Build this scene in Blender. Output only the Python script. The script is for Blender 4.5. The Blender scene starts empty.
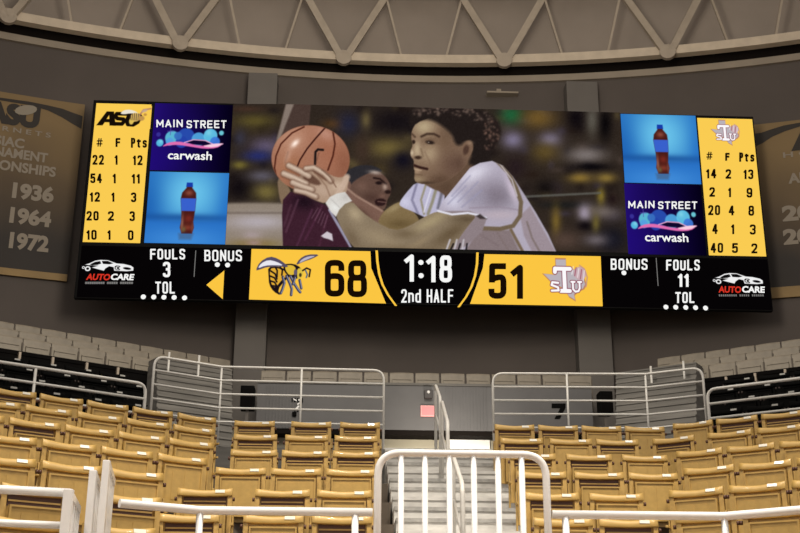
import bpy, bmesh, math, random
import numpy as np
from mathutils import Vector, Matrix
random.seed(7)
SC = bpy.context.scene
COL = SC.collection
R_ = math.radians

# ---------------------------------------------------------------- camera
CAM_POS = np.array([0.0, 0.0, 1.6]); FPX = 1200.0
def _axes():
    p, ro, ya = R_(19.5), R_(0.3), R_(-2.5)
    F = np.array([0, math.cos(p), math.sin(p)]); U = np.array([0, -math.sin(p), math.cos(p)]); X = np.array([1.0, 0, 0])
    X, U = X*math.cos(ro)+U*math.sin(ro), U*math.cos(ro)-X*math.sin(ro)
    c, s = math.cos(ya), math.sin(ya); Z = np.array([[c, -s, 0], [s, c, 0], [0, 0, 1]])
    return Z@X, Z@U, Z@F
AX, AU, AF = _axes()
cam_d = bpy.data.cameras.new('camera'); cam = bpy.data.objects.new('camera', cam_d); COL.objects.link(cam)
cam_d.sensor_width = 36; cam_d.lens = FPX/800*36; cam_d.clip_end = 300
cam.matrix_world = Matrix(((AX[0], AU[0], -AF[0], 0), (AX[1], AU[1], -AF[1], 0), (AX[2], AU[2], -AF[2], 1.6), (0, 0, 0, 1)))
SC.camera = cam
# ---------------------------------------------------------------- light
w = bpy.data.worlds.new('arena_air'); SC.world = w; w.use_nodes = True
w.node_tree.nodes['Background'].inputs[0].default_value = (1.0, .92, .84, 1)
w.node_tree.nodes['Background'].inputs[1].default_value = 0.66
def area(name, loc, target, size, power, color=(1, .9, .76)):
    d = bpy.data.lights.new(name, 'AREA'); d.shape = 'SQUARE'; d.size = size; d.energy = power; d.color = color
    o = bpy.data.objects.new(name, d); COL.objects.link(o); o.location = loc
    o.rotation_euler = (Vector(target)-Vector(loc)).to_track_quat('-Z', 'Y').to_euler()
    return o
def spot(name, loc, target, power, ang, blend=.6, size=.6, color=(1, .9, .76)):
    d = bpy.data.lights.new(name, 'SPOT'); d.energy = power; d.spot_size = R_(ang); d.spot_blend = blend; d.shadow_soft_size = size; d.color = color
    o = bpy.data.objects.new(name, d); COL.objects.link(o); o.location = loc
    o.rotation_euler = (Vector(target)-Vector(loc)).to_track_quat('-Z', 'Y').to_euler()
    return o
spot('arena_lamp_and_fill', (-6, 3, 15), (-3, 7.9, 2.4), 5300, 62, 1.0)
spot('arena_lamp_and_fill', (8, 3, 15), (4, 7.9, 2.4), 5300, 62, 1.0)
spot('arena_lamp_and_fill', (1, 4, 15.5), (1, 7.9, 2.2), 5300, 62, 1.0)
area('lower_wall_fill', (1, 13, 11.0), (1, 27, 8.0), 3, 620)  # added fill, out of view, to brighten the lower wall
area('arena_lamp_and_fill', (1, 12, 13.5), (1, 28, 17.8), 4, 420)  # added fill aimed up to brighten the ceiling and truss
spot('concourse_fill', (1.9, 22.6, 5.2), (2.1, 25.0, 6.2), 520, 80, 1.0, .1)  # added fill hidden behind the landing, brightens beige wall and door
SC.view_settings.view_transform = 'Standard'; SC.view_settings.look = 'None'
SC.view_settings.exposure = 0.0; SC.view_settings.gamma = 1.0; SC.view_settings.use_curve_mapping = False

# ---------------------------------------------------------------- survey helpers: a sight line of the photo met with a real surface
def ray(x, y): return AF*FPX + AX*(x-400) - AU*(y-266.5)
def atY(x, y, Y): r = ray(x, y); return CAM_POS + r*(Y/r[1])
def atZ(x, y, z): r = ray(x, y); return CAM_POS + r*((z-1.6)/r[2])

# ---------------------------------------------------------------- materials
def lin(c):
    c = np.asarray(c, float)/255.0
    return np.where(c <= .04045, c/12.92, ((c+.055)/1.055)**2.4)
def mat(name, rgb, rough=.6, metal=0.0, noise=0.0, scale=8.0, bump=0.0, coat=0.0, stretch=None):
    m = bpy.data.materials.new(name); m.use_nodes = True; nt = m.node_tree; b = nt.nodes['Principled BSDF']
    b.inputs['Roughness'].default_value = rough; b.inputs['Metallic'].default_value = metal
    b.inputs['Base Color'].default_value = (*rgb, 1)
    if coat: b.inputs['Coat Weight'].default_value = coat
    if noise or bump:
        tc = nt.nodes.new('ShaderNodeTexCoord'); mp = nt.nodes.new('ShaderNodeMapping'); n = nt.nodes.new('ShaderNodeTexNoise')
        n.inputs['Scale'].default_value = scale; n.inputs['Detail'].default_value = 5
        if stretch: mp.inputs['Scale'].default_value = stretch
        nt.links.new(tc.outputs['Object'], mp.inputs[0]); nt.links.new(mp.outputs[0], n.inputs['Vector'])
        if noise:
            r = nt.nodes.new('ShaderNodeValToRGB'); e = r.color_ramp.elements
            e[0].position = .3; e[1].position = .7
            e[0].color = (*[c*(1-noise) for c in rgb], 1); e[1].color = (*[min(1, c*(1+noise)) for c in rgb], 1)
            nt.links.new(n.outputs['Fac'], r.inputs[0]); nt.links.new(r.outputs[0], b.inputs['Base Color'])
        if bump:
            bp = nt.nodes.new('ShaderNodeBump'); bp.inputs['Strength'].default_value = bump; bp.inputs['Distance'].default_value = .02
            nt.links.new(n.outputs['Fac'], bp.inputs['Height']); nt.links.new(bp.outputs[0], b.inputs['Normal'])
    return m
def emit(name, rgb255, s=1.0):
    m = bpy.data.materials.new(name); m.use_nodes = True; nt = m.node_tree; nt.nodes.clear()
    e = nt.nodes.new('ShaderNodeEmission'); e.inputs[0].default_value = (*lin(rgb255), 1); e.inputs[1].default_value = s
    o = nt.nodes.new('ShaderNodeOutputMaterial'); nt.links.new(e.outputs[0], o.inputs[0]); return m
M = {
 'yellow': mat('yellow_seat_plastic', (.52, .335, .098), .42, noise=.10, scale=14, coat=.15),
 'yellow2': mat('yellow_seat_plastic_darker', (.46, .295, .085), .5, noise=.12, scale=14),  # darker, rougher yellow for pans and standards of slotted seats
 'brown': mat('hinge_and_slot_shade_brown', (.09, .035, .02), .5),  # bolt brown, also the painted shade inside seat slots
 'rust': mat('dark_steel', (.05, .035, .03), .5, metal=.3),
 'plate': mat('white_number_plate', (.78, .75, .66), .25, coat=.4),
 'black': mat('black_seat_plastic', (.0035, .0035, .0035), .9),
 'grey_seat': mat('grey_seat_plastic', (.235, .205, .16), .55, noise=.15, scale=6),
 'grey_dark': mat('grey_seat_standard', (.10, .08, .06), .6),  # darker grey of the upper seats' side standards
 'white': mat('white_rail_paint', (.82, .82, .82), .3, coat=.3, noise=.03, scale=20),
 'rail': mat('galvanised_rail', (.62, .61, .58), .38, metal=.0, noise=.06, scale=18),
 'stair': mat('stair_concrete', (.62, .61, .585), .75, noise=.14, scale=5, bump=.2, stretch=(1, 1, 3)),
 'nosing': mat('stair_nosing', (.36, .355, .34), .7, noise=.2, scale=20),
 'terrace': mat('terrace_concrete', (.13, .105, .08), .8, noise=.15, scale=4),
 'grey_step': mat('grey_concrete', (.145, .138, .126), .8, noise=.30, scale=2.5, stretch=(.4, .4, 4)),
 'fascia': mat('grey_fascia_paint', (.098, .096, .098), .6, noise=.06, scale=3),
 'beige': mat('beige_wall_paint', (.36, .33, .25), .6, noise=.06, scale=2),
 'wall': mat('dark_wall_paint', (.078, .064, .056), .8, noise=.08, scale=.7),
 'column': mat('column_paint', (.118, .107, .097), .75, noise=.06, scale=1.5),
 'ceiling': mat('ceiling_panel', (.275, .235, .20), .85, noise=.08, scale=.8),
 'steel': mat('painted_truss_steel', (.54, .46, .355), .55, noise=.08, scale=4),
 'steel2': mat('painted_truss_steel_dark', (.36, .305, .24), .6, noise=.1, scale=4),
 'strip': mat('wall_cap_paint', (.26, .22, .17), .7, noise=.06, scale=2),
 'void': mat('gap_shade_black', (.01, .008, .007), .9),
 'matte_black': mat('void_shade_and_matte_black', (.0045, .004, .004), .85, noise=.2, scale=3),  # paints the dark void under the wing decks; also terraces and grilles
 'cab': mat('screen_cabinet_black', (.006, .006, .006), .6),
 'led_black': emit('led_black', (6, 4, 5)),
 'led_yellow': emit('led_yellow', (250, 204, 82)),
 'led_amber': emit('led_amber', (251, 198, 66)),
 'led_white': emit('led_white', (248, 248, 246)),
 'led_ink': emit('led_ink', (22, 12, 4)),
 'led_red': emit('led_red', (214, 52, 36)),
 'led_grey': emit('led_grey', (120, 118, 116)),
 'pink': mat('pink_sign_rim', (.80, .36, .36), .5), 'pinkface': mat('pink_sign_face', (.85, .22, .24), .5),
 'darkbox': mat('dark_grey_box', (.05, .045, .045), .6),
 'ink': mat('black_paint', (.003, .003, .003), .7), 'lamp_glare_white': mat('white_glare_and_lamp', (.8, .8, .8), .5),
 'wood': mat('court_wood', (.45, .27, .12), .35, noise=.15, scale=3, stretch=(1, 12, 1)),
 'btext': mat('banner_lettering', (.24, .205, .16), .7), 'bink': mat('banner_black', (.022, .017, .013), .7),
 'bgold': mat('banner_gold_hem', (.25, .165, .065), .7, noise=.15, scale=1.5), 'bwhite': mat('banner_pale_wing', (.25, .22, .17), .7),
 'glassy': mat('white_glossy_door', (.95, .95, .92), .25, coat=.5),
}
for _k in ('black', 'matte_black', 'void', 'cab', 'ink'): M[_k].node_tree.nodes['Principled BSDF'].inputs['Specular IOR Level'].default_value = .05
# ---------------------------------------------------------------- mesh helpers
class MB:
    def __init__(s): s.bm = bmesh.new()
    def box(s, x0, x1, y0, y1, z0, z1, mi=0, f=None):
        P = [(x, y, z) for x in (x0, x1) for y in (y0, y1) for z in (z0, z1)]
        if f: P = [f(*p) for p in P]
        v = [s.bm.verts.new(p) for p in P]
        for q in ((0, 1, 3, 2), (4, 6, 7, 5), (0, 4, 5, 1), (2, 3, 7, 6), (0, 2, 6, 4), (1, 5, 7, 3)):
            fc = s.bm.faces.new([v[i] for i in q]); fc.material_index = mi
        return s
    def quad(s, *p, mi=0):
        fc = s.bm.faces.new([s.bm.verts.new(tuple(q)) for q in p]); fc.material_index = mi; return s
    def tube(s, path, r, n=10, caps=True, mi=0):
        P = [Vector(tuple(p)) for p in path]; rings = []; up = None
        for i, p in enumerate(P):
            a = (P[i]-P[i-1]).normalized() if i else None; b = (P[i+1]-P[i]).normalized() if i < len(P)-1 else None
            t = (a+b).normalized() if a and b else (a or b)
            k = 1/max(.5, math.cos(a.angle(b)/2)) if a and b else 1
            if up is None: up = t.orthogonal().normalized()
            up = (up - t*up.dot(t)).normalized(); sd = t.cross(up)
            rings.append([s.bm.verts.new(p+(up*math.cos(2*math.pi*j/n)+sd*math.sin(2*math.pi*j/n))*r*(1+(k-1)*.5)) for j in range(n)])
        for A, B in zip(rings, rings[1:]):
            for j in range(n):
                fc = s.bm.faces.new((A[j], A[(j+1) % n], B[(j+1) % n], B[j])); fc.smooth = True; fc.material_index = mi
        if caps:
            for q in (rings[0][::-1], rings[-1]): s.bm.faces.new(q).material_index = mi
        return s
    def bar(s, a, b, wdt, hgt, upv=(0, 0, 1), mi=0):
        a, b = Vector(tuple(a)), Vector(tuple(b)); t = (b-a).normalized(); sd = t.cross(Vector(upv)).normalized(); u = sd.cross(t)
        v = [s.bm.verts.new(p+sd*i*wdt/2+u*j*hgt/2) for p in (a, b) for i, j in ((-1, -1), (1, -1), (1, 1), (-1, 1))]
        for q in ((0, 3, 2, 1), (4, 5, 6, 7), (0, 1, 5, 4), (1, 2, 6, 5), (2, 3, 7, 6), (3, 0, 4, 7)):
            s.bm.faces.new([v[i] for i in q]).material_index = mi
        return s
    def ball(s, c, r, n=12):
        bmesh.ops.create_uvsphere(s.bm, u_segments=n, v_segments=n//2+2, radius=r, matrix=Matrix.Translation(tuple(c)))
        return s
    def mesh(s, name, mats, bevel=0):
        if bevel:
            bmesh.ops.remove_doubles(s.bm, verts=s.bm.verts, dist=1e-6)
            bmesh.ops.bevel(s.bm, geom=list(s.bm.edges), offset=bevel, segments=2, affect='EDGES', profile=.6, clamp_overlap=True)
        bmesh.ops.recalc_face_normals(s.bm, faces=s.bm.faces)
        me = bpy.data.meshes.new(name); s.bm.to_mesh(me); s.bm.free()
        for m in (mats if isinstance(mats, (list, tuple)) else [mats]): me.materials.append(m)
        return me
    def build(s, name, mats, parent=None, bevel=0): return link(name, s.mesh(name, mats, bevel), parent)
def link(name, data, parent=None):
    o = bpy.data.objects.new(name, data); COL.objects.link(o)
    if parent: o.parent = parent
    return o
def tag(o, label=None, cat=None, group=None, kind=None):
    if label: o['label'] = label
    if cat: o['category'] = cat
    if group: o['group'] = group
    if kind: o['kind'] = kind
    return o
def empty(name, loc, rz=0): o = link(name, None); o.location = tuple(loc); o.rotation_euler = (0, 0, rz); o.empty_display_size = .2; return o
def copy_tree(o, parent=None):
    c = o.copy(); COL.objects.link(c)
    if parent: c.parent = parent
    for ch in [k for k in KIDS.get(o.name, [])]: copy_tree(ch, c)
    return c
KIDS = {}
def kid(parent, o): KIDS.setdefault(parent.name, []).append(o); return o
def arc(c, r, a0, a1, n, ex, ez):
    c, ex, ez = Vector(tuple(c)), Vector(tuple(ex)), Vector(tuple(ez))
    return [c+ex*r*math.cos(a0+(a1-a0)*i/n)+ez*r*math.sin(a0+(a1-a0)*i/n) for i in range(n+1)]
def rounded(pts, r, idx=None, n=6):
    out = []; P = [Vector(tuple(p)) for p in pts]
    for i, p in enumerate(P):
        if 0 < i < len(P)-1 and (idx is None or i in idx):
            a = (P[i-1]-p).normalized(); b = (P[i+1]-p).normalized(); rr = r
            A, B = p+a*rr, p+b*rr
            for k in range(n+1):
                t = k/n; out.append(A*(1-t)**2+p*2*t*(1-t)+B*t*t)
        else: out.append(p)
    return out

ORD = ['zeroth', 'first', 'second', 'third', 'fourth', 'fifth', 'sixth', 'seventh', 'eighth', 'ninth', 'tenth', 'eleventh', 'twelfth', 'thirteenth', 'fourteenth', 'fifteenth', 'sixteenth', 'seventeenth', 'eighteenth', 'nineteenth', 'twentieth']
# ---------------------------------------------------------------- frames of the two angled wings
AL, AR = R_(32.3), R_(-34.0)
NL = np.array([-math.sin(AL), math.cos(AL), 0]); TL = np.array([-math.cos(AL), -math.sin(AL), 0])     # outward normal, along the row away from the middle
NR = np.array([-math.sin(AR), math.cos(AR), 0]); TR = np.array([math.cos(AR), math.sin(AR), 0])
N0L, N0R = 12.28, 13.32
ROWD, ROWH, ZTOP, YROW = .86, .33, 4.53, 13.7
def atN(x, y, N, n): r = ray(x, y); return CAM_POS + r*(N/(r@n))
def along(px, N, z, n, T):            # the point of the line (plane n.P = N, height z) met at photo column px
    P0 = n*N + np.array([0, 0, z]); lo, hi = -3, 22
    a = P0 - CAM_POS
    # solve ((a+tT).AX)/((a+tT).AF) = (px-400)/FPX
    k = (px-400)/FPX
    return P0 + T*((k*(a@AF) - a@AX)/((T@AX) - k*(T@AF)))

# ================================================================ SETTING
WC = np.array([1.2, -2.0]); WR = 29.3
def cyl(r, a, z): return (WC[0]+r*math.sin(a), WC[1]+r*math.cos(a), z)
def band(name, prof, mats, a0=-1.15, a1=1.15, n=92, closed=True):
    mb = MB(); L = len(prof); rings = []
    for i in range(n+1):
        a = a0+(a1-a0)*i/n; rings.append([mb.bm.verts.new(cyl(r, a, z)) for r, z in prof])
    for A, B in zip(rings, rings[1:]):
        for j in range(L if closed else L-1):
            f = mb.bm.faces.new((A[j], A[(j+1) % L], B[(j+1) % L], B[j])); f.smooth = False
    if closed:
        mb.bm.faces.new(rings[0]); mb.bm.faces.new(rings[-1][::-1])
    return tag(mb.build(name, mats), kind='structure')
mb = MB(); mb.quad((-32, -24, 0), (34, -24, 0), (34, 30, 0), (-32, 30, 0)); tag(mb.build('floor', M['wood']), kind='structure')
band('wall_back', [(WR, 0), (WR+.4, 0), (WR+.4, 16.25), (WR, 16.25)], M['wall'])
band('trim_1', [(WR-.08, 16.25), (WR+.4, 16.25), (WR+.4, 16.43), (WR-.08, 16.43)], M['strip'])
band('truss_gap_shade', [(WR+.25, 16.43), (WR+.4, 16.43), (WR+.4, 16.9), (WR+.25, 16.9)], M['void'])  # black band painting the shade in the gap under the truss chord
band('ceiling', [(WR+.6, 16.85), (WR+.4, 17.0), (WR+.25, 18.9), (WR-.9, 19.7), (WR-9, 22.9), (WR-9, 23.1), (WR-.9, 19.9), (WR+.9, 18.9), (WR+.9, 17.0)], M['ceiling'])
for k, (x0, x1, x2, x3) in enumerate(((250, 278, 232, 265), (567, 600, 578, 610))):
    yp = 26.6; a = (atY(x0, 67 if k == 0 else 75, yp)[0]+atY(x2, 362, yp)[0])/2; b = (atY(x1, 67 if k == 0 else 75, yp)[0]+atY(x3, 362, yp)[0])/2
    mb = MB(); mb.box(a, b, yp, 27.6, 4.4, 16.06); tag(mb.build('pillar', M['column'], bevel=.02), kind='structure')
# wall cap fixture near the middle
mb = MB(); mb.box(3.35, 4.15, 26.95, 27.3, 15.86, 15.91).box(3.6, 3.72, 27.0, 27.3, 15.91, 16.0)
tag(mb.build('wall_light_strip', M['strip'], bevel=.01), 'slim pale fixture bar high on the dark wall just under the truss ring', 'fixture')

# ---- ring truss
tr = empty('ring_truss', (WC[0], WC[1]+WR, 16.6)); tag(tr, 'curved pale steel ring truss with zigzag braces running under the ceiling', 'truss')
def tr_part(name, mb, m, parent=None): o = mb.build(name, m); o.parent = parent or tr; o.matrix_parent_inverse = Matrix.Translation(tr.location).inverted(); return o
def ring_mb(r0, r1, z0, z1, n=110, a0=-.62, a1=.62):
    mb = MB(); prev = None
    for i in range(n+1):
        a = a0+(a1-a0)*i/n; v = [mb.bm.verts.new(cyl(r, a, z)) for r, z in ((r0, z0), (r1, z0), (r1, z1), (r0, z1))]
        if prev:
            for j in range(4): mb.bm.faces.new((prev[j], prev[(j+1) % 4], v[(j+1) % 4], v[j]))
        else: mb.bm.faces.new(v)
        prev = v
    mb.bm.faces.new(prev[::-1]); return mb
CR = 29.0
tr_part('bottom_chord', ring_mb(CR-.10, CR+.12, 16.63, 16.86), M['steel'])
tr_part('top_chord', ring_mb(CR-.25, CR-.05, 18.66, 18.9), M['steel2'])
def ang_of(px):                      # bearing on the ring of a photo column
    lo, hi = -.9, .9
    for _ in range(40):
        m = (lo+hi)/2; q = np.array(cyl(CR, m, 16.7))-CAM_POS
        if 400+FPX*(q@AX)/(q@AF) < px: lo = m
        else: hi = m
    return lo
nodes = [ang_of(504)+k*(ang_of(666)-ang_of(342))/2 for k in range(-4, 4)]
st = (ang_of(666)-ang_of(342))/2
for a in nodes:
    for s in (-1, 1):
        lo = Vector(cyl(CR-.12, a+s*.0012, 16.62)); hi = Vector(cyl(CR-.28, a+s*st*.30, 18.72))
        tr_part('brace', MB().bar(lo, hi, .17, .13, upv=(0, 1, .2)), M['steel2'])
        p = lo.lerp(hi, .86); q = Vector(cyl(CR-.02, a+s*st*.36, 16.84))
        tr_part('tie_bar', MB().bar(p, q, .055, .055, upv=(0, 1, 0)), M['steel2'])
    g = MB(); c = Vector(cyl(CR-.2, a, 16.66)); out = Vector(cyl(1, a, 0))-Vector(cyl(0, a, 0)); sd = Vector((math.cos(a), -math.sin(a), 0))
    n = 14; A = [c+sd*.20*math.cos(2*math.pi*i/n)+Vector((0, 0, .20*math.sin(2*math.pi*i/n))) for i in range(n)]
    v0 = [g.bm.verts.new(p) for p in A]; v1 = [g.bm.verts.new(p+out*.12) for p in A]
    g.bm.faces.new(v0); g.bm.faces.new(v1[::-1])
    for i in range(n): g.bm.faces.new((v0[i], v0[(i+1) % n], v1[(i+1) % n], v1[i]))
    tr_part('gusset_plate', g, M['steel2'])

# ---- terraces under the rows
def stepped(name, rows, T0, T1, f, m, depth=.86):
    mb = MB()
    for (n0, z) in rows: mb.box(T0, T1, n0, n0+depth, z-.5, z, f=f)
    return tag(mb.build(name, m), kind='structure')
SX0, SX1 = .47, 1.80
rows = [(YROW-.62-ROWD*k, ZTOP-.8-ROWH*k) for k in range(8)]
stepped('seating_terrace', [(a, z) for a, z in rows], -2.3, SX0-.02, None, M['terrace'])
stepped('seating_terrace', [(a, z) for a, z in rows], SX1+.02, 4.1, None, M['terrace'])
fl = lambda N, T: (lambda t, n, z: tuple(N*n+T*t+np.array([0, 0, z])))
# wing terraces start at the bend line of the bowl
def wing(name, N, T, N0, rws, m, tstart, t1):
    mb = MB(); f = fl(N, T)
    for (n0, z) in rws:
        t0 = tstart(n0); mb.box(t0, t1, n0, n0+.86, z-.5, z, f=f)
    return tag(mb.build(name, m), kind='structure')
def tcorner(N, T, X0, Y):                       # along-row coordinate where the wing meets the middle block's row line
    return X0
wl_rows = [(N0L-.62-ROWD*k, ZTOP-.8-ROWH*k) for k in range(8)]
wr_rows = [(N0R-.62-ROWD*k, ZTOP-.8-ROWH*k) for k in range(8)]
def ts_left(n0): k = (N0L-.62-n0)/ROWD; Y = YROW-.62-ROWD*k+.3; return ((NL*n0)[1]-Y)/math.sin(AL) + .25
def ts_right(n0): k = (N0R-.62-n0)/ROWD; Y = YROW-.62-ROWD*k+.3; return ((NR*n0)[1]-Y)/math.sin(-AR) + .25
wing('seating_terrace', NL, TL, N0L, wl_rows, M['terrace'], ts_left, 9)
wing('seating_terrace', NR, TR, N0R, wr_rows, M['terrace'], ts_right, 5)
mb = MB(); mb.box(-2.3, 4.4, 6.62, 7.2, 0, 1.1); tag(mb.build('wall_front', M['terrace']), kind='structure')
# concourse slab behind the last row
mb = MB(); mb.box(-6.2, 7.6, 14.82, 27.0, 4.0, 4.44); tag(mb.build('concourse_floor', M['grey_step']), kind='structure')
# central stairs
mb = MB()
for j in range(21):
    y = 14.8-.43*j; z = 4.45-.165*j
    mb.box(SX0, SX1, y, y+.5, z-.6, z-.035, mi=0)
    mb.box(SX0, SX1, y-.015, y+.5, z-.035, z, mi=1 if j % 3 else 0)
    if j in (3, 6, 9, 11, 14): mb.box(SX0+.02, SX1-.02, y-.008, y, z-.16, z-.10, mi=1)
tag(mb.build('stair_flight', [M['stair'], M['nosing']]), kind='structure')
# ---- upper deck, middle
FY = 24.6
zf0, zf1 = atY(410, 430, FY)[2], atY(410, 385.5, FY)[2]
xf0, xf1 = atY(257, 400, FY)[0], atY(592, 400, FY)[0]
mb = MB(); mb.box(xf0, xf1, FY, FY+.15, zf0, zf1); tag(mb.build('wall_fascia', M['fascia']), kind='structure')
mb = MB(); mb.box(xf0, xf1, FY-.03, FY+.2, zf1, zf1+.05); tag(mb.build('trim_3', M['grey_step']), kind='structure')
mb = MB(); mb.box(xf0, xf1, FY+.15, 27.2, zf1-.3, zf1-.2); tag(mb.build('upper_deck_floor', M['terrace']), kind='structure')
mb = MB(); mb.box(xf0-2.6, xf1+2.6, FY+.5, FY+.6, 4.44, zf0+.15); tag(mb.build('wall_concourse', M['beige']), kind='structure')
mb = MB(); mb.box(xf0, xf1, FY+.02, FY+.5, zf0-.1, zf0); tag(mb.build('fascia_gap_shade', M['void']), kind='structure')  # black strip painting the shade in the gap under the fascia
# corrugated ribs on the fascia's right part and left part
mb = MB()
for a, b in ((266, 300), (446, 486)):
    for px in np.arange(a, b, 3.3): x = atY(px, 410, FY)[0]; mb.box(x, x+.022, FY-.02, FY, zf0+.02, zf1-.02)
tag(mb.build('trim_5', M['fascia']), kind='structure')
# grey stair blocks between middle and wings, going up to the upper deck
def upper_stair(N, T, pxs, nm):
    mb = MB(); f = fl(N, T)
    n_start = 15.3 if N is NL else 16.5
    for j in range(16):
        n0 = n_start+.40*j; z = 4.44+.205*(j+1)
        a = along(pxs[0], n0, z, N, T); b = along(pxs[1], n0, z, N, T)
        t = sorted((float(a@T), float(b@T))); mb.box(t[0], t[1], n0, n0+.42, z-.4, z-.03, f=f); mb.box(t[0], t[1], n0-.02, n0+.4, z-.03, z, f=f)
    return tag(mb.build(nm, [M['grey_step'], M['fascia']]), kind='structure')
upper_stair(NL, TL, (157, 232), 'upper_stair_flight')
upper_stair(NR, TR, (616, 696), 'upper_stair_flight')

# ---- wings: raised rows of black seats, black sheet painting the dark void, grey upper rows
BN = 1.95
bl_rows = [(N0L+BN-.6+ROWD*i, 4.98-.8+.345*i) for i in range(4)]
br_rows = [(N0R+BN-.6+ROWD*i, 0) for i in range(4)]
kR = (N0R)/(N0L)
def zblack(i, right): z = 5.04+.345*i; return z if not right else z+.04
def wing_upper(N, T, N0, right):
    f = fl(N, T); mb = MB(); t1 = 7 if right else 8
    edge = 700 if right else 152
    for i in range(4):
        n0 = N0+BN-.6+ROWD*i; z = zblack(i, right)-.8
        t0 = float(along(edge, n0, z, N, T)@T)
        mb.box(t0, t0+7, n0, n0+.86, z-.6, z, f=f)
    tag(mb.build('black_terrace', M['matte_black']), kind='structure')
    nD = N0+BN+ROWD*4+.5
    ybot = 7.0
    t0 = float(along(edge, nD, 6, N, T)@T)
    nF = 21.3*(1.0 if not right else 1.06)
    # front edge of the upper deck follows its sight line; an added black sheet below it paints the void's shade
    zt = float(atN(100 if not right else 750, 365 if not right else 374, nF, N)[2])
    mb = MB(); t0 = float(along(edge+(0 if right else 0), nF, zt, N, T)@T)
    mb.box(t0, t0+11, nF, nF+.1, 4.4, zt, f=f); tag(mb.build('void_shade_backdrop', M['matte_black']), kind='structure')
    mb = MB(); mb.box(t0-.9, t0+11, nF-.02, nF+.9, zt-.05, zt+.02, f=f)
    for i in (1, 2): mb.box(t0-.9, t0+11, nF+.9*i, nF+.9*i+.9, zt-.3+.39*i, zt+.02+.39*i, f=f)
    mb.box(t0-.9, t0+11, nF+2.6, nF+2.7, zt+.4, zt+.95, f=f)
    tag(mb.build('upper_deck_floor', M['matte_black']), kind='structure')
    return nF, zt, t0, edge
WU = {False: wing_upper(NL, TL, N0L, False), True: wing_upper(NR, TR, N0R, True)}

# ================================================================ VIDEO BOARD
YB = 25.2
cor = [atY(x, y, YB) for x, y in ((95, 101), (752, 118), (772, 311), (75, 298))]
BX0, BX1 = (cor[0][0]+cor[3][0])/2, (cor[1][0]+cor[2][0])/2
BZ0, BZ1 = (cor[2][2]+cor[3][2])/2, (cor[0][2]+cor[1][2])/2
board = empty('video_board', ((BX0+BX1)/2, YB, BZ0))
tag(board, 'wide black scoreboard screen showing a basketball picture, team scores 68 and 51 and the clock', 'scoreboard')
BI = Matrix.Translation(board.location).inverted()
def bp(o, parent=None):
    o.parent = parent or board
    if parent is None: o.matrix_parent_inverse = BI
    return o
def B(x, y, lay=0):                # photo reading -> (x, z) on the face of the screen
    p = atY(x, y, YB); return (p[0], YB-.004*lay, p[2])
mb = MB(); mb.box(BX0-.03, BX1+.03, YB, YB+.14, BZ0, BZ1+.03)
bp(mb.build('cabinet', M['cab'], bevel=.006))
for px in (120, 270, 420, 580, 730):
    x = atY(px, 200, YB)[0]; mb = MB()
    yw = WC[1]+math.sqrt(WR**2-(x-WC[0])**2)+.05
    for z in (BZ0+.8, BZ1-.8): mb.box(x-.08, x+.08, YB+.13, yw, z-.08, z+.08)
    mb.box(x-.12, x+.12, YB+.14, YB+.3, BZ0+.3, BZ1-.3)
    bp(mb.build('wall_bracket', M['rust']))
def poly_obj(name, pts, m, lay, parent=None):
    mb = MB(); f = mb.bm.faces.new([mb.bm.verts.new(B(x, y, lay)) for x, y in pts])
    if f.normal.y > 0: f.normal_flip()
    bmesh.ops.triangulate(mb.bm, faces=[f]); return bp(mb.build(name, m), parent)
def rect(name, x0, y0, x1, y1, m, lay, parent=None):   # box readings at mid-edges -> an upright rectangle on the screen
    a = B(x0, (y0+y1)/2); b = B(x1, (y0+y1)/2); c = B((x0+x1)/2, y0); d = B((x0+x1)/2, y1); y = YB-.004*lay
    mb = MB(); mb.quad((a[0], y, d[2]), (b[0], y, d[2]), (b[0], y, c[2]), (a[0], y, c[2])); return bp(mb.build(name, m), parent)
def text_mesh(s, bold=.0, shear=0.0, space=1.0):
    cu = bpy.data.curves.new('lettering', 'FONT'); cu.body = s; cu.offset = bold; cu.shear = shear; cu.resolution_u = 4; cu.space_character = space
    o = bpy.data.objects.new('lettering', cu); COL.objects.link(o); bpy.context.view_layer.update()
    me = bpy.data.meshes.new_from_object(o.evaluated_get(bpy.context.evaluated_depsgraph_get()))
    bpy.data.objects.remove(o); bpy.data.curves.remove(cu)
    co = np.empty(len(me.vertices)*3); me.vertices.foreach_get('co', co); co = co.reshape(-1, 3)[:, :2]
    mn, mx = co.min(0), co.max(0); uv = (co-mn)/(mx-mn)
    faces = [tuple(p.vertices) for p in me.polygons]; bpy.data.meshes.remove(me); return uv, faces
def texts(name, items, m, lay, parent=None, bold=.03, shear=0.0):
    for it in items:
        s, x0, y0, x1, y1 = it[:5]; bo = it[5] if len(it) > 5 else bold
        uv, fs = text_mesh(s, bo, shear)
        a = B(x0, (y0+y1)/2); b = B(x1, (y0+y1)/2); c = B((x0+x1)/2, y0); d = B((x0+x1)/2, y1)
        V = [(a[0]+u*(b[0]-a[0]), YB-.004*lay, d[2]+v*(c[2]-d[2])) for u, v in uv]
        me = bpy.data.meshes.new(name); me.from_pydata(V, [], fs); me.materials.append(m); bp(link(name, me), parent)
def discs(name, pts, r, m, lay, parent=None):
    for x, y in pts:
        mb = MB(); c = B(x, y, lay); mb.bm.faces.new([mb.bm.verts.new((c[0]+r*math.cos(t*math.pi/8), c[1], c[2]+r*math.sin(t*math.pi/8))) for t in range(16)]); bp(mb.build(name, m), parent)

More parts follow.
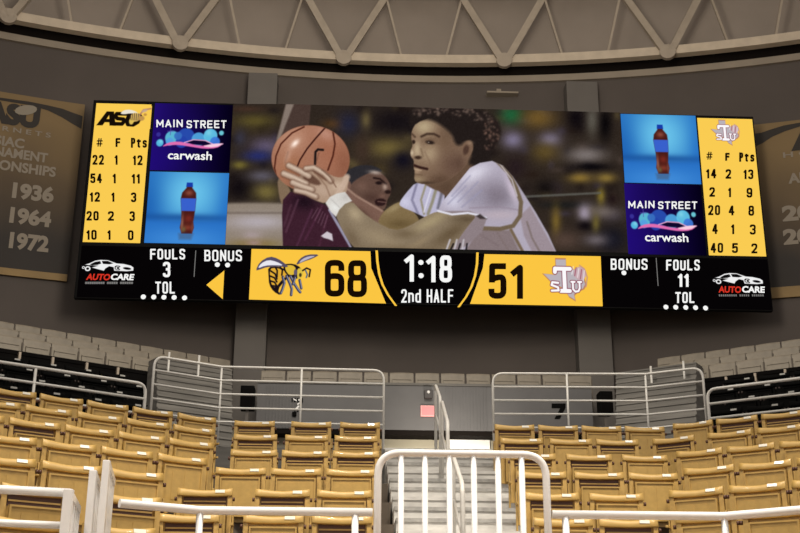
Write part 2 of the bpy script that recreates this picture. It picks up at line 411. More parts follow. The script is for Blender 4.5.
R1 = ((0, 0), (1, 0), (1, 1), (0, 1))
GLY = {'M': ((0, ((0, 1), (0, 0), (.5, .75), (1, 0), (1, 1))),), 'I': ((0, ((.5, 0), (.5, 1))),), 'R': ((0, ((0, 0), (0, 1))), (1, ((.05, 0), (1, 0), (1, .52), (.05, .52))), (0, ((.45, .52), (1, 1)))), 'E': ((0, ((.95, 0), (0, 0), (0, 1), (.95, 1))), (0, ((0, .48), (.85, .48)))),
 '0': ((1, ((0, .5), (0, 0), (1, 0), (1, 1), (0, 1), (0, .5))),), '1': ((0, ((0, .2), (.9, .03), (.9, 1))),), '2': ((1, ((0, .28), (0, 0), (1, 0), (1, .42), (.5, .7), (.06, .97))), (0, ((0, 1), (1, 1)))),
 '3': ((1, ((0, .22), (0, 0), (1, 0), (1, .48), (.35, .48))), (1, ((.35, .48), (1, .48), (1, 1), (0, 1), (0, .78)))), '4': ((0, ((.74, 1), (.74, 0), (.6, .02), (0, .72), (1, .72))),),
 '5': ((0, ((.96, 0), (.06, 0), (.04, .45))), (1, ((.04, .45), (.4, .38), (1, .36), (1, 1), (0, 1), (0, .76)))), '6': ((1, ((1, .26), (1, 0), (0, 0), (0, 1), (1, 1), (1, .43), (.1, .43), (.02, .55))),),
 '8': ((1, ((.5, 0), (.95, 0), (.95, .47), (.05, .47), (.05, 0), (.5, 0))), (1, ((.5, .47), (1, .47), (1, 1), (0, 1), (0, .47), (.5, .47)))), '9': ((1, ((0, .74), (0, 1), (1, 1), (1, 0), (0, 0), (0, .57), (.9, .57), (.98, .45))),),
 '#': ((0, ((.38, 0), (.2, 1))), (0, ((.8, 0), (.62, 1))), (0, ((.06, .3), (1, .3))), (0, ((0, .7), (.94, .7)))), 'F': ((0, ((0, 1), (0, 0), (.95, 0))), (0, ((0, .48), (.85, .48)))), 'P': ((0, ((0, 0), (0, 1))), (1, ((0, 0), (1, 0), (1, .52), (0, .52)))),
 't': ((1, ((.35, .05), (.35, 1), (.95, 1))), (0, ((0, .3), (.9, .3)))), 's': ((1, ((1, .45), (1, .28), (0, .28), (0, .62), (1, .64), (1, 1), (0, 1), (0, .85))),), 'O': ((1, ((0, .5), (0, 0), (1, 0), (1, 1), (0, 1), (0, .5))),), 'U': ((1, ((0, 0), (0, 1), (1, 1), (1, 0))),),
 'L': ((0, ((0, 0), (0, 1), (.9, 1))),), 'S': ((1, ((1, .24), (1, 0), (0, 0), (0, .44), (1, .56), (1, 1), (0, 1), (0, .76))),), 'T': ((0, ((0, 0), (1, 0))), (0, ((.5, 0), (.5, 1)))), 'B': ((1, ((.1, 0), (.95, 0), (.95, .48), (.1, .48))), (1, ((.1, .48), (1, .48), (1, 1), (.1, 1))), (0, ((0, 0), (0, 1)))),
 'N': ((0, ((0, 1), (0, 0), (1, 1), (1, 0))),), 'H': ((0, ((0, 0), (0, 1))), (0, ((1, 0), (1, 1))), (0, ((0, .5), (1, .5)))), 'A': ((0, ((0, 1), (.5, 0), (1, 1))), (0, ((.2, .7), (.8, .7)))), 'n': ((0, ((0, .3), (0, 1))), (1, ((0, .3), (1, .3), (1, 1)))), 'd': ((0, ((1, 0), (1, 1))), (1, ((1, .32), (0, .32), (0, 1), (1, 1))))}
def strokes(name, word, x0, y0, x1, y1, m, par, th, lay=3):
    wid = [{'1': .6, ' ': .5, 'I': .3, 'M': 1.15}.get(c, 1) for c in word]; gap = .42 if len(word) > 1 else 0
    tot = sum(wid)+gap*(len(word)-1); gw = (x1-x0)/tot
    slope = .018*1.0; V, Fc = [], []; cx = x0
    gap_px = gap*gw
    if len(word) > 1: gap_px = max((x1-x0)/tot*.3, th*.72); gw = ((x1-x0)-gap_px*(len(word)-1))/sum(wid)
    for c, w_ in zip(word, wid):
        gw_ = gw*w_
        for rd, P in (GLY[c] if c != ' ' else ()):
            h = th/2; Q = [Vector((cx+h+u*(gw_-th), y0+h+v*(y1-y0-th)+slope*(cx-x0)*0)) for u, v in P]
            if rd:
                r = min(gw_-th, (y1-y0)*.3)*.48; out = []
                for i, p in enumerate(Q):
                    if 0 < i < len(Q)-1:
                        a, b = Q[i-1]-p, Q[i+1]-p; ra, rb = min(r, a.length*.5), min(r, b.length*.5); A, B_ = p+a.normalized()*ra, p+b.normalized()*rb
                        out += [A*(1-t)**2+p*2*t*(1-t)+B_*t*t for t in (0, .25, .5, .75, 1)]
                    else: out.append(p)
                Q = out
            for i, (a, b) in enumerate(zip(Q, Q[1:])):
                if (b-a).length < 1e-4: continue
                d = (b-a).normalized(); n = Vector((-d.y, d.x))*h; a2 = a-d*h*(i == 0 and not rd); b2 = b+d*h*(i == len(Q)-2 and not rd); o = len(V)
                V += [B(*(a2+n), lay), B(*(b2+n), lay), B(*(b2-n), lay), B(*(a2-n), lay)]; Fc.append((o, o+1, o+2, o+3))
                if i: o = len(V); V += [B(a.x+h*math.cos(t_*math.pi/5), a.y+h*math.sin(t_*math.pi/5), lay) for t_ in range(10)]; Fc.append(tuple(range(o, o+10)))
        cx += gw_+gap_px
    me = bpy.data.meshes.new(name); me.from_pydata(V, [], Fc); me.materials.append(m); return bp(link(name, me), par)
def words(name, items, m, par, th):
    for it in items: strokes(name, it[0], *it[1:5], m, par, it[5] if len(it) > 5 else th)
# ---- picture painter: colours of the picture shown on the screen, one colour per mesh vertex
class Pic:
    def __init__(s, x0, y0, x1, y1, step):
        s.b = (x0, y0, x1, y1); s.nx = int((x1-x0)/step)+1; s.ny = int((y1-y0)/step)+1
        s.X, s.Y = np.meshgrid(np.linspace(x0, x1, s.nx), np.linspace(y0, y1, s.ny)); s.C = np.zeros((s.ny, s.nx, 3)); s.clip = None
    def put(s, a, c):
        if s.clip is not None: a = a*s.clip
        s.C = s.C*(1-a[..., None])+np.asarray(c, float)*a[..., None]; return a
    def sd(s, P):
        P = np.asarray(P, float); d = np.full(s.X.shape, 1e9); ins = np.zeros(s.X.shape, bool)
        for (ax, ay), (bx, by) in zip(P, np.roll(P, -1, 0)):
            ex, ey = bx-ax, by-ay; wx, wy = s.X-ax, s.Y-ay; t = np.clip((wx*ex+wy*ey)/(ex*ex+ey*ey+1e-9), 0, 1)
            d = np.minimum(d, (wx-ex*t)**2+(wy-ey*t)**2)
            if ay != by: c = ((ay > s.Y) != (by > s.Y)) & (s.X < (bx-ax)*(s.Y-ay)/(by-ay)+ax); ins ^= c
        return np.sqrt(d)*np.where(ins, -1, 1)
    def smooth(s, P, it=2):
        P = np.asarray(P, float)
        for _ in range(it):
            Q = np.roll(P, -1, 0); P = np.stack([P*.75+Q*.25, P*.25+Q*.75], 1).reshape(-1, 2)
        return P
    def poly(s, P, c, blur=1.0, sm=1, al=1.0):
        return s.put(np.clip(.5-s.sd(s.smooth(P, sm))/blur, 0, 1)*al, c)
    def mask(s, P, blur=1.0, sm=1): return np.clip(.5-s.sd(s.smooth(P, sm))/blur, 0, 1)
    def ell(s, cx, cy, rx, ry, c, blur=1.0, ang=0, al=1.0):
        t = R_(ang); x, y = s.X-cx, s.Y-cy; u, v = x*math.cos(t)+y*math.sin(t), -x*math.sin(t)+y*math.cos(t)
        q = np.sqrt((u/rx)**2+(v/ry)**2); return s.put(np.clip(.5-(q-1)*min(rx, ry)/blur, 0, 1)*al, c)
    def glow(s, cx, cy, rx, ry, c, al=.8, ang=0):
        t = R_(ang); x, y = s.X-cx, s.Y-cy; u, v = x*math.cos(t)+y*math.sin(t), -x*math.sin(t)+y*math.cos(t)
        return s.put(np.exp(-((u/rx)**2+(v/ry)**2))*al, c)
    def line(s, P, wd, c, blur=1.0, al=1.0):
        d = np.full(s.X.shape, 1e9)
        for (ax, ay), (bx, by) in zip(P, P[1:]):
            ex, ey = bx-ax, by-ay; wx, wy = s.X-ax, s.Y-ay; t = np.clip((wx*ex+wy*ey)/(ex*ex+ey*ey+1e-9), 0, 1)
            d = np.minimum(d, np.hypot(wx-ex*t, wy-ey*t))
        return s.put(np.clip(.5-(d-wd/2)/blur, 0, 1)*al, c)
    def mesh(s, name, f, m):
        L = lin(np.clip(s.C, 0, 255)).reshape(-1, 3); V = [f(x, y) for x, y in zip(s.X.ravel(), s.Y.ravel())]
        I = np.arange(s.nx*s.ny).reshape(s.ny, s.nx); F = np.stack([I[1:, :-1], I[1:, 1:], I[:-1, 1:], I[:-1, :-1]], -1).reshape(-1, 4)
        me = bpy.data.meshes.new(name); me.from_pydata(V, [], F.tolist()); at = me.color_attributes.new('picture', 'FLOAT_COLOR', 'POINT')
        at.data.foreach_set('color', np.concatenate([L, np.ones((len(L), 1))], 1).ravel()); me.materials.append(m); return me
pm = bpy.data.materials.new('led_picture'); pm.use_nodes = True; nt = pm.node_tree; nt.nodes.clear()
_a = nt.nodes.new('ShaderNodeAttribute'); _a.attribute_name = 'picture'; _e = nt.nodes.new('ShaderNodeEmission'); _o = nt.nodes.new('ShaderNodeOutputMaterial')
nt.links.new(_a.outputs['Color'], _e.inputs[0]); nt.links.new(_e.outputs[0], _o.inputs[0])

def paint_game():
    p = Pic(224, 104, 629, 253, .62); G = p.glow; X, Y = p.X, p.Y
    p.C[:] = (52, 44, 38)
    rs = np.random.RandomState(3)
    for _ in range(170):
        x, y = rs.uniform(225, 628), rs.uniform(105, 252)
        c = [(80, 68, 42), (30, 24, 24), (26, 22, 26), (78, 66, 60), (105, 92, 60), (64, 58, 74), (44, 34, 28)][rs.randint(7)]
        G(x, y, rs.uniform(3, 9), rs.uniform(3, 7), c, .55)
    for q in ((255, 121, 20, 7, (92, 82, 44)), (247, 109, 16, 3, (70, 52, 42)), (266, 146, 16, 9, (96, 86, 108)), (258, 156, 15, 6, (44, 50, 104)), (240, 138, 6, 8, (60, 58, 70)),
              (240, 188, 15, 13, (22, 18, 22)), (266, 192, 13, 9, (118, 106, 62)), (254, 206, 30, 4, (120, 108, 96)), (262, 176, 14, 6, (92, 88, 98)), (240, 165, 8, 4, (110, 100, 50)),
              (396, 122, 26, 14, (26, 22, 26)), (388, 148, 22, 10, (112, 98, 58)), (336, 124, 12, 5, (92, 64, 34)), (348, 124, 12, 12, (40, 42, 62)), (362, 150, 8, 14, (66, 52, 44)), (403, 160, 10, 9, (24, 22, 34)), (366, 120, 5, 9, (100, 88, 60)),
              (512, 115, 11, 9, (30, 98, 62)), (538, 118, 18, 11, (112, 88, 46)), (550, 140, 11, 8, (124, 116, 138)), (513, 140, 11, 9, (126, 118, 142)), (545, 152, 14, 10, (94, 78, 44)), (515, 168, 12, 12, (44, 34, 36)),
              (576, 118, 10, 12, (20, 16, 20)), (605, 124, 7, 18, (16, 14, 16)), (592, 120, 6, 16, (92, 88, 80)), (586, 155, 20, 8, (124, 116, 114)), (592, 167, 18, 4, (16, 14, 18)), (580, 178, 12, 5, (134, 110, 54)), (606, 178, 10, 5, (134, 112, 58)),
              (545, 188, 10, 8, (26, 22, 22)), (562, 205, 26, 4, (34, 34, 34)), (556, 222, 5, 16, (116, 96, 48)), (585, 213, 7, 8, (168, 158, 178)), (585, 226, 8, 5, (18, 14, 18)), (603, 212, 16, 8, (110, 100, 96)), (596, 224, 4, 9, (112, 100, 52)),
              (612, 240, 16, 14, (28, 28, 38)), (565, 240, 16, 10, (84, 68, 60)), (596, 240, 12, 6, (104, 96, 100)), (613, 199, 6, 7, (36, 26, 28)), (601, 196, 4, 8, (128, 112, 50))):
        G(q[0], q[1], q[2], q[3], q[4], .92)
    p.line([(520, 197), (600, 193)], 2.2, (96, 96, 90), 1.6, .8)
    # courtside band at lower left
    m = np.clip((Y-202)/3, 0, 1)*np.clip((288-X)/3, 0, 1); p.put(m, (140, 128, 116))
    G(258, 222, 34, 8, (176, 168, 174), .9); G(252, 236, 10, 5, (176, 160, 168), .6); G(255, 244, 26, 5, (132, 112, 62), .85); p.line([(225, 213), (284, 213)], 2, (108, 96, 88), 2, .7); G(254, 243, 8, 3, (168, 140, 150), .6)
    p.C = (p.C-60)*1.08+55
    # raised arm behind the ball
    p.poly([(286, 104), (311, 104), (309, 126), (300, 150), (274, 152), (276, 142)], (72, 56, 50), 1.5, 0); p.poly([(286, 104), (294, 104), (286, 124), (279, 142), (275, 146)], (132, 118, 108), 2, 0)
    # opponent: jersey, head, shoulder
    p.poly([(277, 178), (284, 180), (292, 193), (287, 200), (282, 206), (279, 196)], (128, 106, 84), 1.5)
    jersey = [(283, 250), (282, 215), (283, 200), (290, 192), (303, 193), (316, 201), (328, 206), (342, 228), (356, 256), (283, 258)]
    p.clip = p.mask(jersey, 1.2, 0); p.C = p.C*(1-p.clip[..., None])+np.array((60, 31, 44))*p.clip[..., None]
    G(305, 202, 12, 8, (28, 15, 24), .9)
    for a, b, cc in (((298, 200), (286, 232), (92, 58, 74)), ((312, 210), (296, 248), (88, 50, 72)), ((322, 206), (305, 240), (84, 44, 66)), ((328, 214), (318, 250), (80, 42, 60)), ((291, 205), (284, 226), (84, 52, 66))): p.line([a, b], 1.6, cc, 2.2, .8)
    for i in range(5): p.line([(318+i*2.4, 208+i*2), (312+i*3, 218+i*2.4)], .9, (118, 84, 100), 1.2, .6)
    p.line([(330, 210), (353, 250)], 3.4, (150, 146, 168), 1.2); p.line([(335, 214), (357, 250)], 3, (38, 20, 34), 1.5)
    p.clip = None
    p.poly([(321, 236), (327, 231.5), (332, 234), (333, 241), (328, 239), (324, 238)], (206, 196, 204), 1.2, 0)
    # opponent head
    face = [(345, 180), (350, 171), (362, 166), (376, 169), (386, 177), (391, 186), (391, 194), (387, 200), (386, 208), (380, 212), (370, 208), (356, 200), (347, 192)]
    a = p.poly(face, (96, 72, 62), 1.2)
    p.poly([(345, 182), (347, 171), (357, 165.5), (370, 165), (379, 168), (383, 172), (372, 172), (362, 176), (353, 182), (350, 186)], (44, 42, 46), 1.6)
    G(375, 172.5, 6, 2, (176, 160, 150), .9, 8); G(362, 186, 6, 5, (116, 88, 76), .7); G(371, 198, 8, 5, (70, 48, 42), .7); p.line([(374, 178), (380, 179), (386, 184)], 2, (40, 26, 24), 1.4); p.ell(379, 183, 3.4, 1.8, (34, 22, 22), 1.4)
    G(385, 187, 2.4, 3, (176, 152, 138), .9); p.ell(388, 192, 3.2, 2, (40, 26, 24), 1.4); G(382, 196, 3, 2, (122, 90, 78), .6); p.poly([(374, 200), (382, 198), (387, 201), (384, 206), (376, 206)], (44, 26, 26), 1.4); p.line([(378, 201.5), (386, 202.5)], .9, (140, 104, 92), 1, .7)
    p.ell(348.5, 185, 2.6, 4, (112, 84, 72), 1.2)
    p.poly([(343, 184), (352, 191), (366, 201), (384, 210), (388, 218), (380, 226), (362, 220), (345, 206)], (120, 90, 78), 1.2); p.line([(344, 186), (356, 196), (382, 211)], 1.8, (164, 134, 118), 1.6, .8); G(362, 213, 10, 4, (80, 58, 48), .7, 35)
    # far arm of the player in white, then his left sleeve
    p.poly([(377, 224), (382, 213), (392, 205), (402, 201), (416, 214), (420, 222), (404, 232), (390, 234)], (128, 108, 74), 1.2); G(394, 208, 9, 3, (164, 146, 108), .7, -30)
    G(400, 224, 14, 5, (92, 74, 46), .7)
    sl = [(399, 203), (406, 193), (416, 182), (430, 183), (441, 189), (446, 196), (440, 210), (428, 219), (414, 212), (401, 207)]
    p.clip = p.mask(sl, 1.2); p.C = p.C*(1-p.clip[..., None])+np.array((186, 182, 206))*p.clip[..., None]
    G(405, 202, 6, 5, (206, 204, 226), .8); p.line([(417, 183), (412, 200), (418, 214)], 2.2, (116, 112, 140), 2, .8); p.line([(426, 184), (421, 200), (424, 214)], 2, (146, 138, 112), 1.6, .9); p.line([(437, 186), (432, 203), (428, 214)], 3, (140, 134, 110), 1.8, .9); p.line([(432, 186), (427, 202), (424, 212)], 1.4, (226, 224, 236), 1.4, .8); p.line([(442, 192), (438, 208)], 3, (100, 98, 110), 2, .8)
    p.clip = None
    # neck and face
    p.poly([(416, 178), (430, 188), (441, 192), (447, 198), (456, 188), (468, 176), (476, 166), (470, 150), (430, 160)], (98, 76, 60), 1.5)
    G(446, 188, 6, 6, (84, 64, 50), .7)
    fc = [(416, 123), (412, 130), (411, 138), (413, 145), (410, 152), (411, 157), (414, 160), (413.5, 167), (415, 172), (414, 180), (419, 184), (432, 184.5), (446, 182), (460, 172), (470, 160), (472, 146), (466, 130), (450, 120), (432, 117)]
    p.clip = p.mask(fc, 1.1); p.C = p.C*(1-p.clip[..., None])+np.array((128, 103, 83))*p.clip[..., None]
    G(424, 127, 11, 8, (188, 170, 136), .85); G(430, 154, 10, 9, (180, 158, 128), .8); G(417, 150, 4, 9, (196, 176, 144), .8); G(418, 180, 7, 4, (158, 138, 108), .8); G(417, 171, 3, 3, (176, 148, 120), .7)
    G(455, 165, 16, 16, (96, 72, 60), .85); G(446, 140, 9, 12, (110, 86, 68), .7); G(440, 180, 12, 6, (86, 64, 50), .8); G(452, 128, 9, 9, (98, 78, 62), .8)
    p.line([(421.5, 136.6), (427, 134), (434, 134), (439, 136.6)], 2.2, (66, 48, 38), 1.8); p.line([(412, 134), (415, 137)], 1.6, (78, 58, 46), 1.6)
    G(430, 141, 6, 3, (96, 74, 58), .7); p.ell(430, 142.5, 4.2, 1.8, (44, 32, 28), 1.4, 8); G(428.6, 142.4, .8, .6, (190, 176, 160), .7); p.ell(413.5, 142, 1.8, 2, (50, 36, 30), 1.2); G(430, 147, 5, 1.4, (150, 126, 100), .7)
    p.ell(418, 157.6, 3.4, 1.8, (62, 44, 34), 1.6); G(412, 153, 1.6, 3, (208, 190, 160), .9); p.line([(421, 149), (423, 156)], 1.6, (120, 98, 76), 2, .7)
    p.line([(413, 165), (420, 167.5), (427, 169)], 2.6, (52, 30, 26), 1.3); p.line([(414, 169), (421, 170.5)], 1.2, (186, 160, 134), 1.2, .8); p.line([(415, 174.5), (422, 175)], 1.4, (104, 82, 62), 1.4, .7); G(426, 183, 10, 1.8, (52, 38, 30), .7); p.line([(425, 152), (430, 163)], 1.2, (126, 102, 82), 2, .6)
    p.clip = None
    hair = [(410, 130), (409, 118), (413, 109), (430, 108), (445, 106), (462, 107), (480, 109), (492, 115), (500, 124), (501, 136), (495, 146), (492, 158), (486, 165), (474, 166), (468, 164), (472, 154), (473, 144), (466, 141), (460, 146), (455, 144), (452, 134), (442, 126), (434, 121), (425, 119), (416, 122)]
    a = p.poly(hair, (34, 27, 25), 4.0)
    p.clip = np.clip(a+.0, 0, 1)
    for _ in range(230):
        t = rs.rand(); x = 412+88*t; y = 107+9*rs.rand()**1.6+(26*max(0, t-.66)*rs.rand()*4 if t > .66 else 0)
        c = (124, 104, 92) if rs.rand() < .45 else (40, 30, 28)
        G(x, y, rs.uniform(.9, 2), rs.uniform(.8, 1.6), c, .42)
    for _ in range(70): G(rs.uniform(484, 500), rs.uniform(118, 150), rs.uniform(.8, 1.7), rs.uniform(.8, 1.6), (128, 98, 84) if rs.rand() < .5 else (46, 32, 30), .45)
    p.clip = None
    p.ell(467.5, 149, 5.4, 8.6, (120, 94, 76), 1.4, 14); p.ell(466, 150, 2.8, 5, (78, 56, 46), 1.8, 14); G(470, 143, 3, 2, (150, 124, 102), .7); G(459, 163, 4, 6, (84, 62, 50), .5)
    # shirt
    sh = [(438, 211), (443, 201), (452, 190), (461, 179), (470, 168), (480, 163), (492, 161), (503, 166), (513, 177), (524, 194), (536, 213), (548, 234), (558, 256), (455, 256), (462, 240), (475, 230), (486, 218), (470, 213), (452, 215)]
    p.clip = p.mask(sh, 1.1, 0); p.C = p.C*(1-p.clip[..., None])+np.array((176, 168, 184))*p.clip[..., None]
    G(474, 174, 16, 8, (222, 218, 232), .9, -25); G(454, 200, 11, 9, (216, 214, 232), .85); G(496, 196, 19, 15, (124, 114, 126), .9); G(474, 198, 12, 8, (150, 144, 162), .7); G(512, 190, 4, 16, (206, 192, 208), .8, -22); G(500, 215, 22, 5, (186, 172, 182), .9)
    for a, b in (((470, 176), (452, 196)), ((478, 182), (458, 202)), ((482, 190), (462, 207)), ((466, 186), (448, 204))): p.line([a, b], 1.3, (150, 146, 172), 2, .7)
    p.line([(470, 208), (500, 207), (518, 210)], 1.4, (146, 132, 146), 1.8, .7)
    p.poly([(474, 236), (480, 229), (510, 230), (522, 256), (462, 256)], (128, 112, 112), 3, 0, .9); p.poly([(520, 216), (530, 206), (558, 256), (534, 256), (524, 236)], (150, 134, 140), 2, 0, .8)
    p.line([(496, 160), (508, 172), (516, 188), (521, 202), (520, 216), (513, 226), (500, 229), (474, 228)], 4.2, (112, 96, 76), 1.5); p.line([(500, 164), (512, 180), (517, 196)], 1.2, (214, 206, 214), 1.2, .8)
    p.line([(505, 164), (516, 177), (528, 196), (545, 224), (557, 248)], 2.6, (212, 200, 208), 1.3, .9); p.line([(511, 230), (524, 254)], 3, (116, 98, 78), 1.4); p.line([(527, 222), (532, 238), (541, 254)], 2, (122, 108, 104), 1.4, .8)
    p.line([(480, 234), (498, 246)], 1.5, (122, 106, 108), 2, .7); p.line([(497, 232), (508, 250)], 1.5, (122, 106, 104), 2, .7)
    p.clip = None
    p.poly([(438, 211), (470, 211), (487, 218), (482, 232), (466, 246), (450, 254), (440, 240)], (140, 126, 130), 1.5, 0)
    # near arm from sleeve to wrist
    arm = [(335, 214), (340, 207), (351, 200), (362, 212), (376, 222), (394, 231), (408, 227), (424, 217), (438, 211), (452, 214), (466, 213), (477, 215), (468, 226), (460, 237), (452, 250), (440, 258), (366, 258), (352, 246), (342, 230)]
    p.clip = p.mask(arm, 1.2); p.C = p.C*(1-p.clip[..., None])+np.array((138, 118, 92))*p.clip[..., None]
    G(355, 214, 9, 6, (186, 164, 128), .8, 45); G(380, 238, 22, 8, (164, 142, 108), .7, 20); G(430, 222, 22, 6, (174, 154, 112), .85, -28); G(405, 234, 12, 5, (114, 92, 64), .75); G(450, 234, 22, 7, (104, 82, 54), .85, -35); G(468, 219, 16, 4, (92, 72, 48), .7); G(400, 250, 40, 5, (122, 98, 68), .7); G(352, 238, 6, 12, (112, 90, 64), .7, -35); G(420, 242, 14, 3, (158, 134, 98), .6, -30)
    g_ = p.C.mean(-1, keepdims=True); k_ = p.clip[..., None]*.28; p.C = p.C*(1-k_)+(g_*np.array((1.06, 1.0, .9)))*k_
    p.clip = None
    p.line([(438, 211), (452, 214.5), (468, 213), (478, 215), (486, 218)], 2.0, (222, 220, 232), 1.2); p.poly([(476, 216), (480, 214), (487, 219), (480, 219)], (60, 50, 50), 1.6, 0)
    for i in range(6): p.line([(446+i*4, 251), (450+i*3.4, 240+(i % 2)*4)], 1.8, (26, 22, 24) if i % 2 else (196, 190, 196), 1.2, .9)
    # ball
    ball = p.ell(310.5, 159, 39, 33.5, (176, 112, 84), 1.2, 4); p.clip = ball
    G(292, 140, 16, 14, (198, 142, 114), .8, -30); G(330, 150, 16, 22, (176, 102, 72), .8); G(345, 165, 10, 18, (150, 84, 58), .8); G(318, 184, 26, 9, (132, 72, 50), .8); G(290, 168, 12, 14, (178, 108, 66), .7); G(326, 134, 10, 6, (206, 150, 132), .6, 30)
    G(295, 143.5, 5, 2.6, (255, 244, 236), .95, -45); G(288, 156, 3, 8, (206, 158, 136), .6, 20); p.line([(285, 163), (288, 152)], 1.2, (150, 110, 90), 2, .6)
    k_ = p.clip[..., None]*.30; p.C = p.C*(1-k_)+(p.C.mean(-1, keepdims=True)*np.array((1.12, .95, .84)))*k_
    p.line([(304, 127), (292, 133), (281, 144), (276, 156), (274.5, 168), (277, 180), (282, 190)], 1.6, (84, 40, 28), 1.0); p.line([(325, 128), (316, 138), (307, 149), (300, 160), (296, 170)], 1.6, (62, 28, 22), 1.0); p.line([(333, 132), (335, 144), (333, 156), (328, 170)], 1.8, (84, 40, 28), 1.0)
    p.line([(315, 164), (315.5, 152), (318, 149.5), (323, 150)], 2.4, (30, 22, 22), 1.0); p.line([(316, 163), (319, 153)], 1, (110, 70, 54), 1.0, .6)
    p.clip = None
    # hands
    sk, dk = (184, 158, 138), (84, 54, 42)
    p.poly([(296, 180), (304, 172), (318, 168), (332, 176), (340, 178), (347, 175), (349, 178), (347, 190), (346, 193), (336, 196), (326, 204), (314, 200), (303, 194), (293, 191)], (170, 142, 120), 1.3)
    G(322, 190, 12, 7, (190, 164, 144), .8, 20); G(337, 186, 7, 5, (206, 182, 160), .8, -20); p.poly([(302, 177), (310, 173), (322, 183), (318, 186), (306, 182)], dk, 2.2, 1, .8); p.poly([(311, 171), (316, 170), (328, 180), (325, 181)], (110, 74, 58), 1.8, 1, .8)
    for P_, wd in (([(289, 166), (298, 170.5), (309, 176.5)], 6.4), ([(284, 174), (294, 178), (306, 184)], 6.6), ([(306, 169), (314, 168), (324, 174), (331, 181)], 5.4), ([(293, 183), (303, 187), (312, 190)], 6.4), ([(296, 191), (306, 193), (316, 197)], 5.6)):
        p.line(P_, wd+.8, dk, 2.2, .6); p.line([(x-.2, y-.5) for x, y in P_], wd-1.2, sk, 2.2); p.line([(x-.5, y-1) for x, y in P_], wd*.3, (212, 190, 170), 1.6, .8)
    p.line([(347, 177), (343, 186), (338, 194)], 6, (200, 174, 154), 2.2, .85); p.line([(322, 170), (330, 177), (336, 187)], 1.2, (108, 74, 58), 1.4, .7); p.line([(318, 176), (326, 186), (330, 196)], 1.2, (120, 88, 70), 1.6, .6)
    wb = [(325.5, 203), (330, 197), (337, 193.5), (345, 192), (352, 201), (345, 204), (339, 210), (336, 217), (331, 212)]
    a = p.poly(wb, (214, 210, 204), 1.2, 0); p.clip = a; G(335, 208, 6, 4, (236, 236, 232), .7, 40); G(346, 197, 5, 4, (186, 180, 176), .6); p.line([(331, 199), (340, 208)], 1, (180, 176, 172), 1.4, .6); p.clip = None
    # fine grain of the shot
    g = rs.normal(0, 3.0, p.X.shape)[..., None]; p.C = np.clip(p.C+g, 0, 255)
    return p
gp = paint_game()
# rectify: the picture fills an upright rectangle on the screen face
ga, gb = B(229, 180)[0], B(624, 180)[0]; gz1, gz0 = B(420, 107.5)[2], B(420, 248.6)[2]
me = gp.mesh('game_picture', lambda x, y: B(x, y, 1), pm)
bm = bmesh.new(); bm.from_mesh(me)
for co, no in (((ga, 0, 0), (-1, 0, 0)), ((gb, 0, 0), (1, 0, 0)), ((0, 0, gz0), (0, 0, -1)), ((0, 0, gz1), (0, 0, 1))):
    bmesh.ops.bisect_plane(bm, geom=bm.verts[:]+bm.edges[:]+bm.faces[:], plane_co=co, plane_no=no, clear_outer=True)
bm.to_mesh(me); bm.free()
tag(bp(link('game_picture', me)), 'picture of two basketball players reaching for the ball')

def panel_quad(name, pts, m, lay): return poly_obj(name, pts, m, lay)
def unit_pic(pic): return pic.mesh('picture', lambda x, y: (x, 0, y), pm)
def place_pic(name, me, w_, h_, x0, y0, x1, y1, lay, parent=None):
    a = B(x0, (y0+y1)/2); b = B(x1, (y0+y1)/2); c = B((x0+x1)/2, y0); d = B((x0+x1)/2, y1)
    m2 = me.copy(); co = np.empty(len(m2.vertices)*3); m2.vertices.foreach_get('co', co); co = co.reshape(-1, 3)
    u, v = co[:, 0]/w_, co[:, 2]/h_; co = np.stack([a[0]+u*(b[0]-a[0]), np.full(len(u), YB-.004*lay), c[2]+v*(d[2]-c[2])], 1)
    m2.vertices.foreach_set('co', co.ravel()); m2.update(); return bp(link(name, m2), parent)
# ---- bottle advert
p = Pic(0, 0, 80, 72, .5); t = p.Y/72
p.C[:] = (38, 112, 190); p.glow(42, 22, 34, 34, (110, 200, 236), .95); p.glow(0, 40, 16, 40, (26, 92, 176), .7); p.glow(80, 40, 10, 40, (34, 108, 196), .6)
p.put(np.clip((p.Y-45)/6, 0, 1), (40, 112, 196)); p.glow(40, 46, 60, 4, (24, 78, 150), .8); p.glow(40, 68, 40, 12, (74, 150, 224), .7)
p.poly([(33, 62), (48, 62), (46, 68), (34, 68)], (70, 90, 120), 3, 0, .6)
bot = [(38.5, 13), (43.5, 13), (44, 16), (48, 21), (48.5, 27), (48, 40), (47, 50), (48, 56), (46.5, 62), (36, 62), (34, 56), (35, 50), (34.5, 40), (33, 27), (34, 21), (38, 16)]
p.clip = p.mask(bot, 1.2, 0); p.C = p.C*(1-p.clip[..., None])+np.array((72, 26, 22))*p.clip[..., None]
for x, y, rx, ry, c in ((41, 21, 4, 3, (150, 84, 66)), (36, 52, 1.5, 9, (160, 110, 90)), (42, 47, 4, 4, (128, 44, 34)), (42, 56, 5, 3, (138, 60, 44)), (38, 58, 2, 3, (110, 100, 60)), (46.5, 56, 1.2, 6, (120, 70, 60)), (40, 62, 6, 1.2, (60, 40, 60))): p.glow(x, y, rx, ry, c, .8)
p.put(np.clip(.5-(abs(p.Y-33)-6.4)/1.0, 0, 1), (56, 96, 204)); p.clip = None
p.poly([(38, 10.5), (44, 10.5), (44.4, 15), (37.6, 15)], (22, 60, 170), 1, 0)
bottle_me = unit_pic(p)
for pts, bx in ((((148.8, 171.6), (228.6, 173.2), (225.2, 244.2), (142.6, 243.6)), (147, 172.4, 227.2, 243.8)), (((620.6, 114.2), (696, 116), (700.2, 183.6), (624.6, 183.4)), (622.6, 115, 698.2, 183.5))):
    place_pic('bottle_advert', bottle_me, 80, 72, *bx, 2)
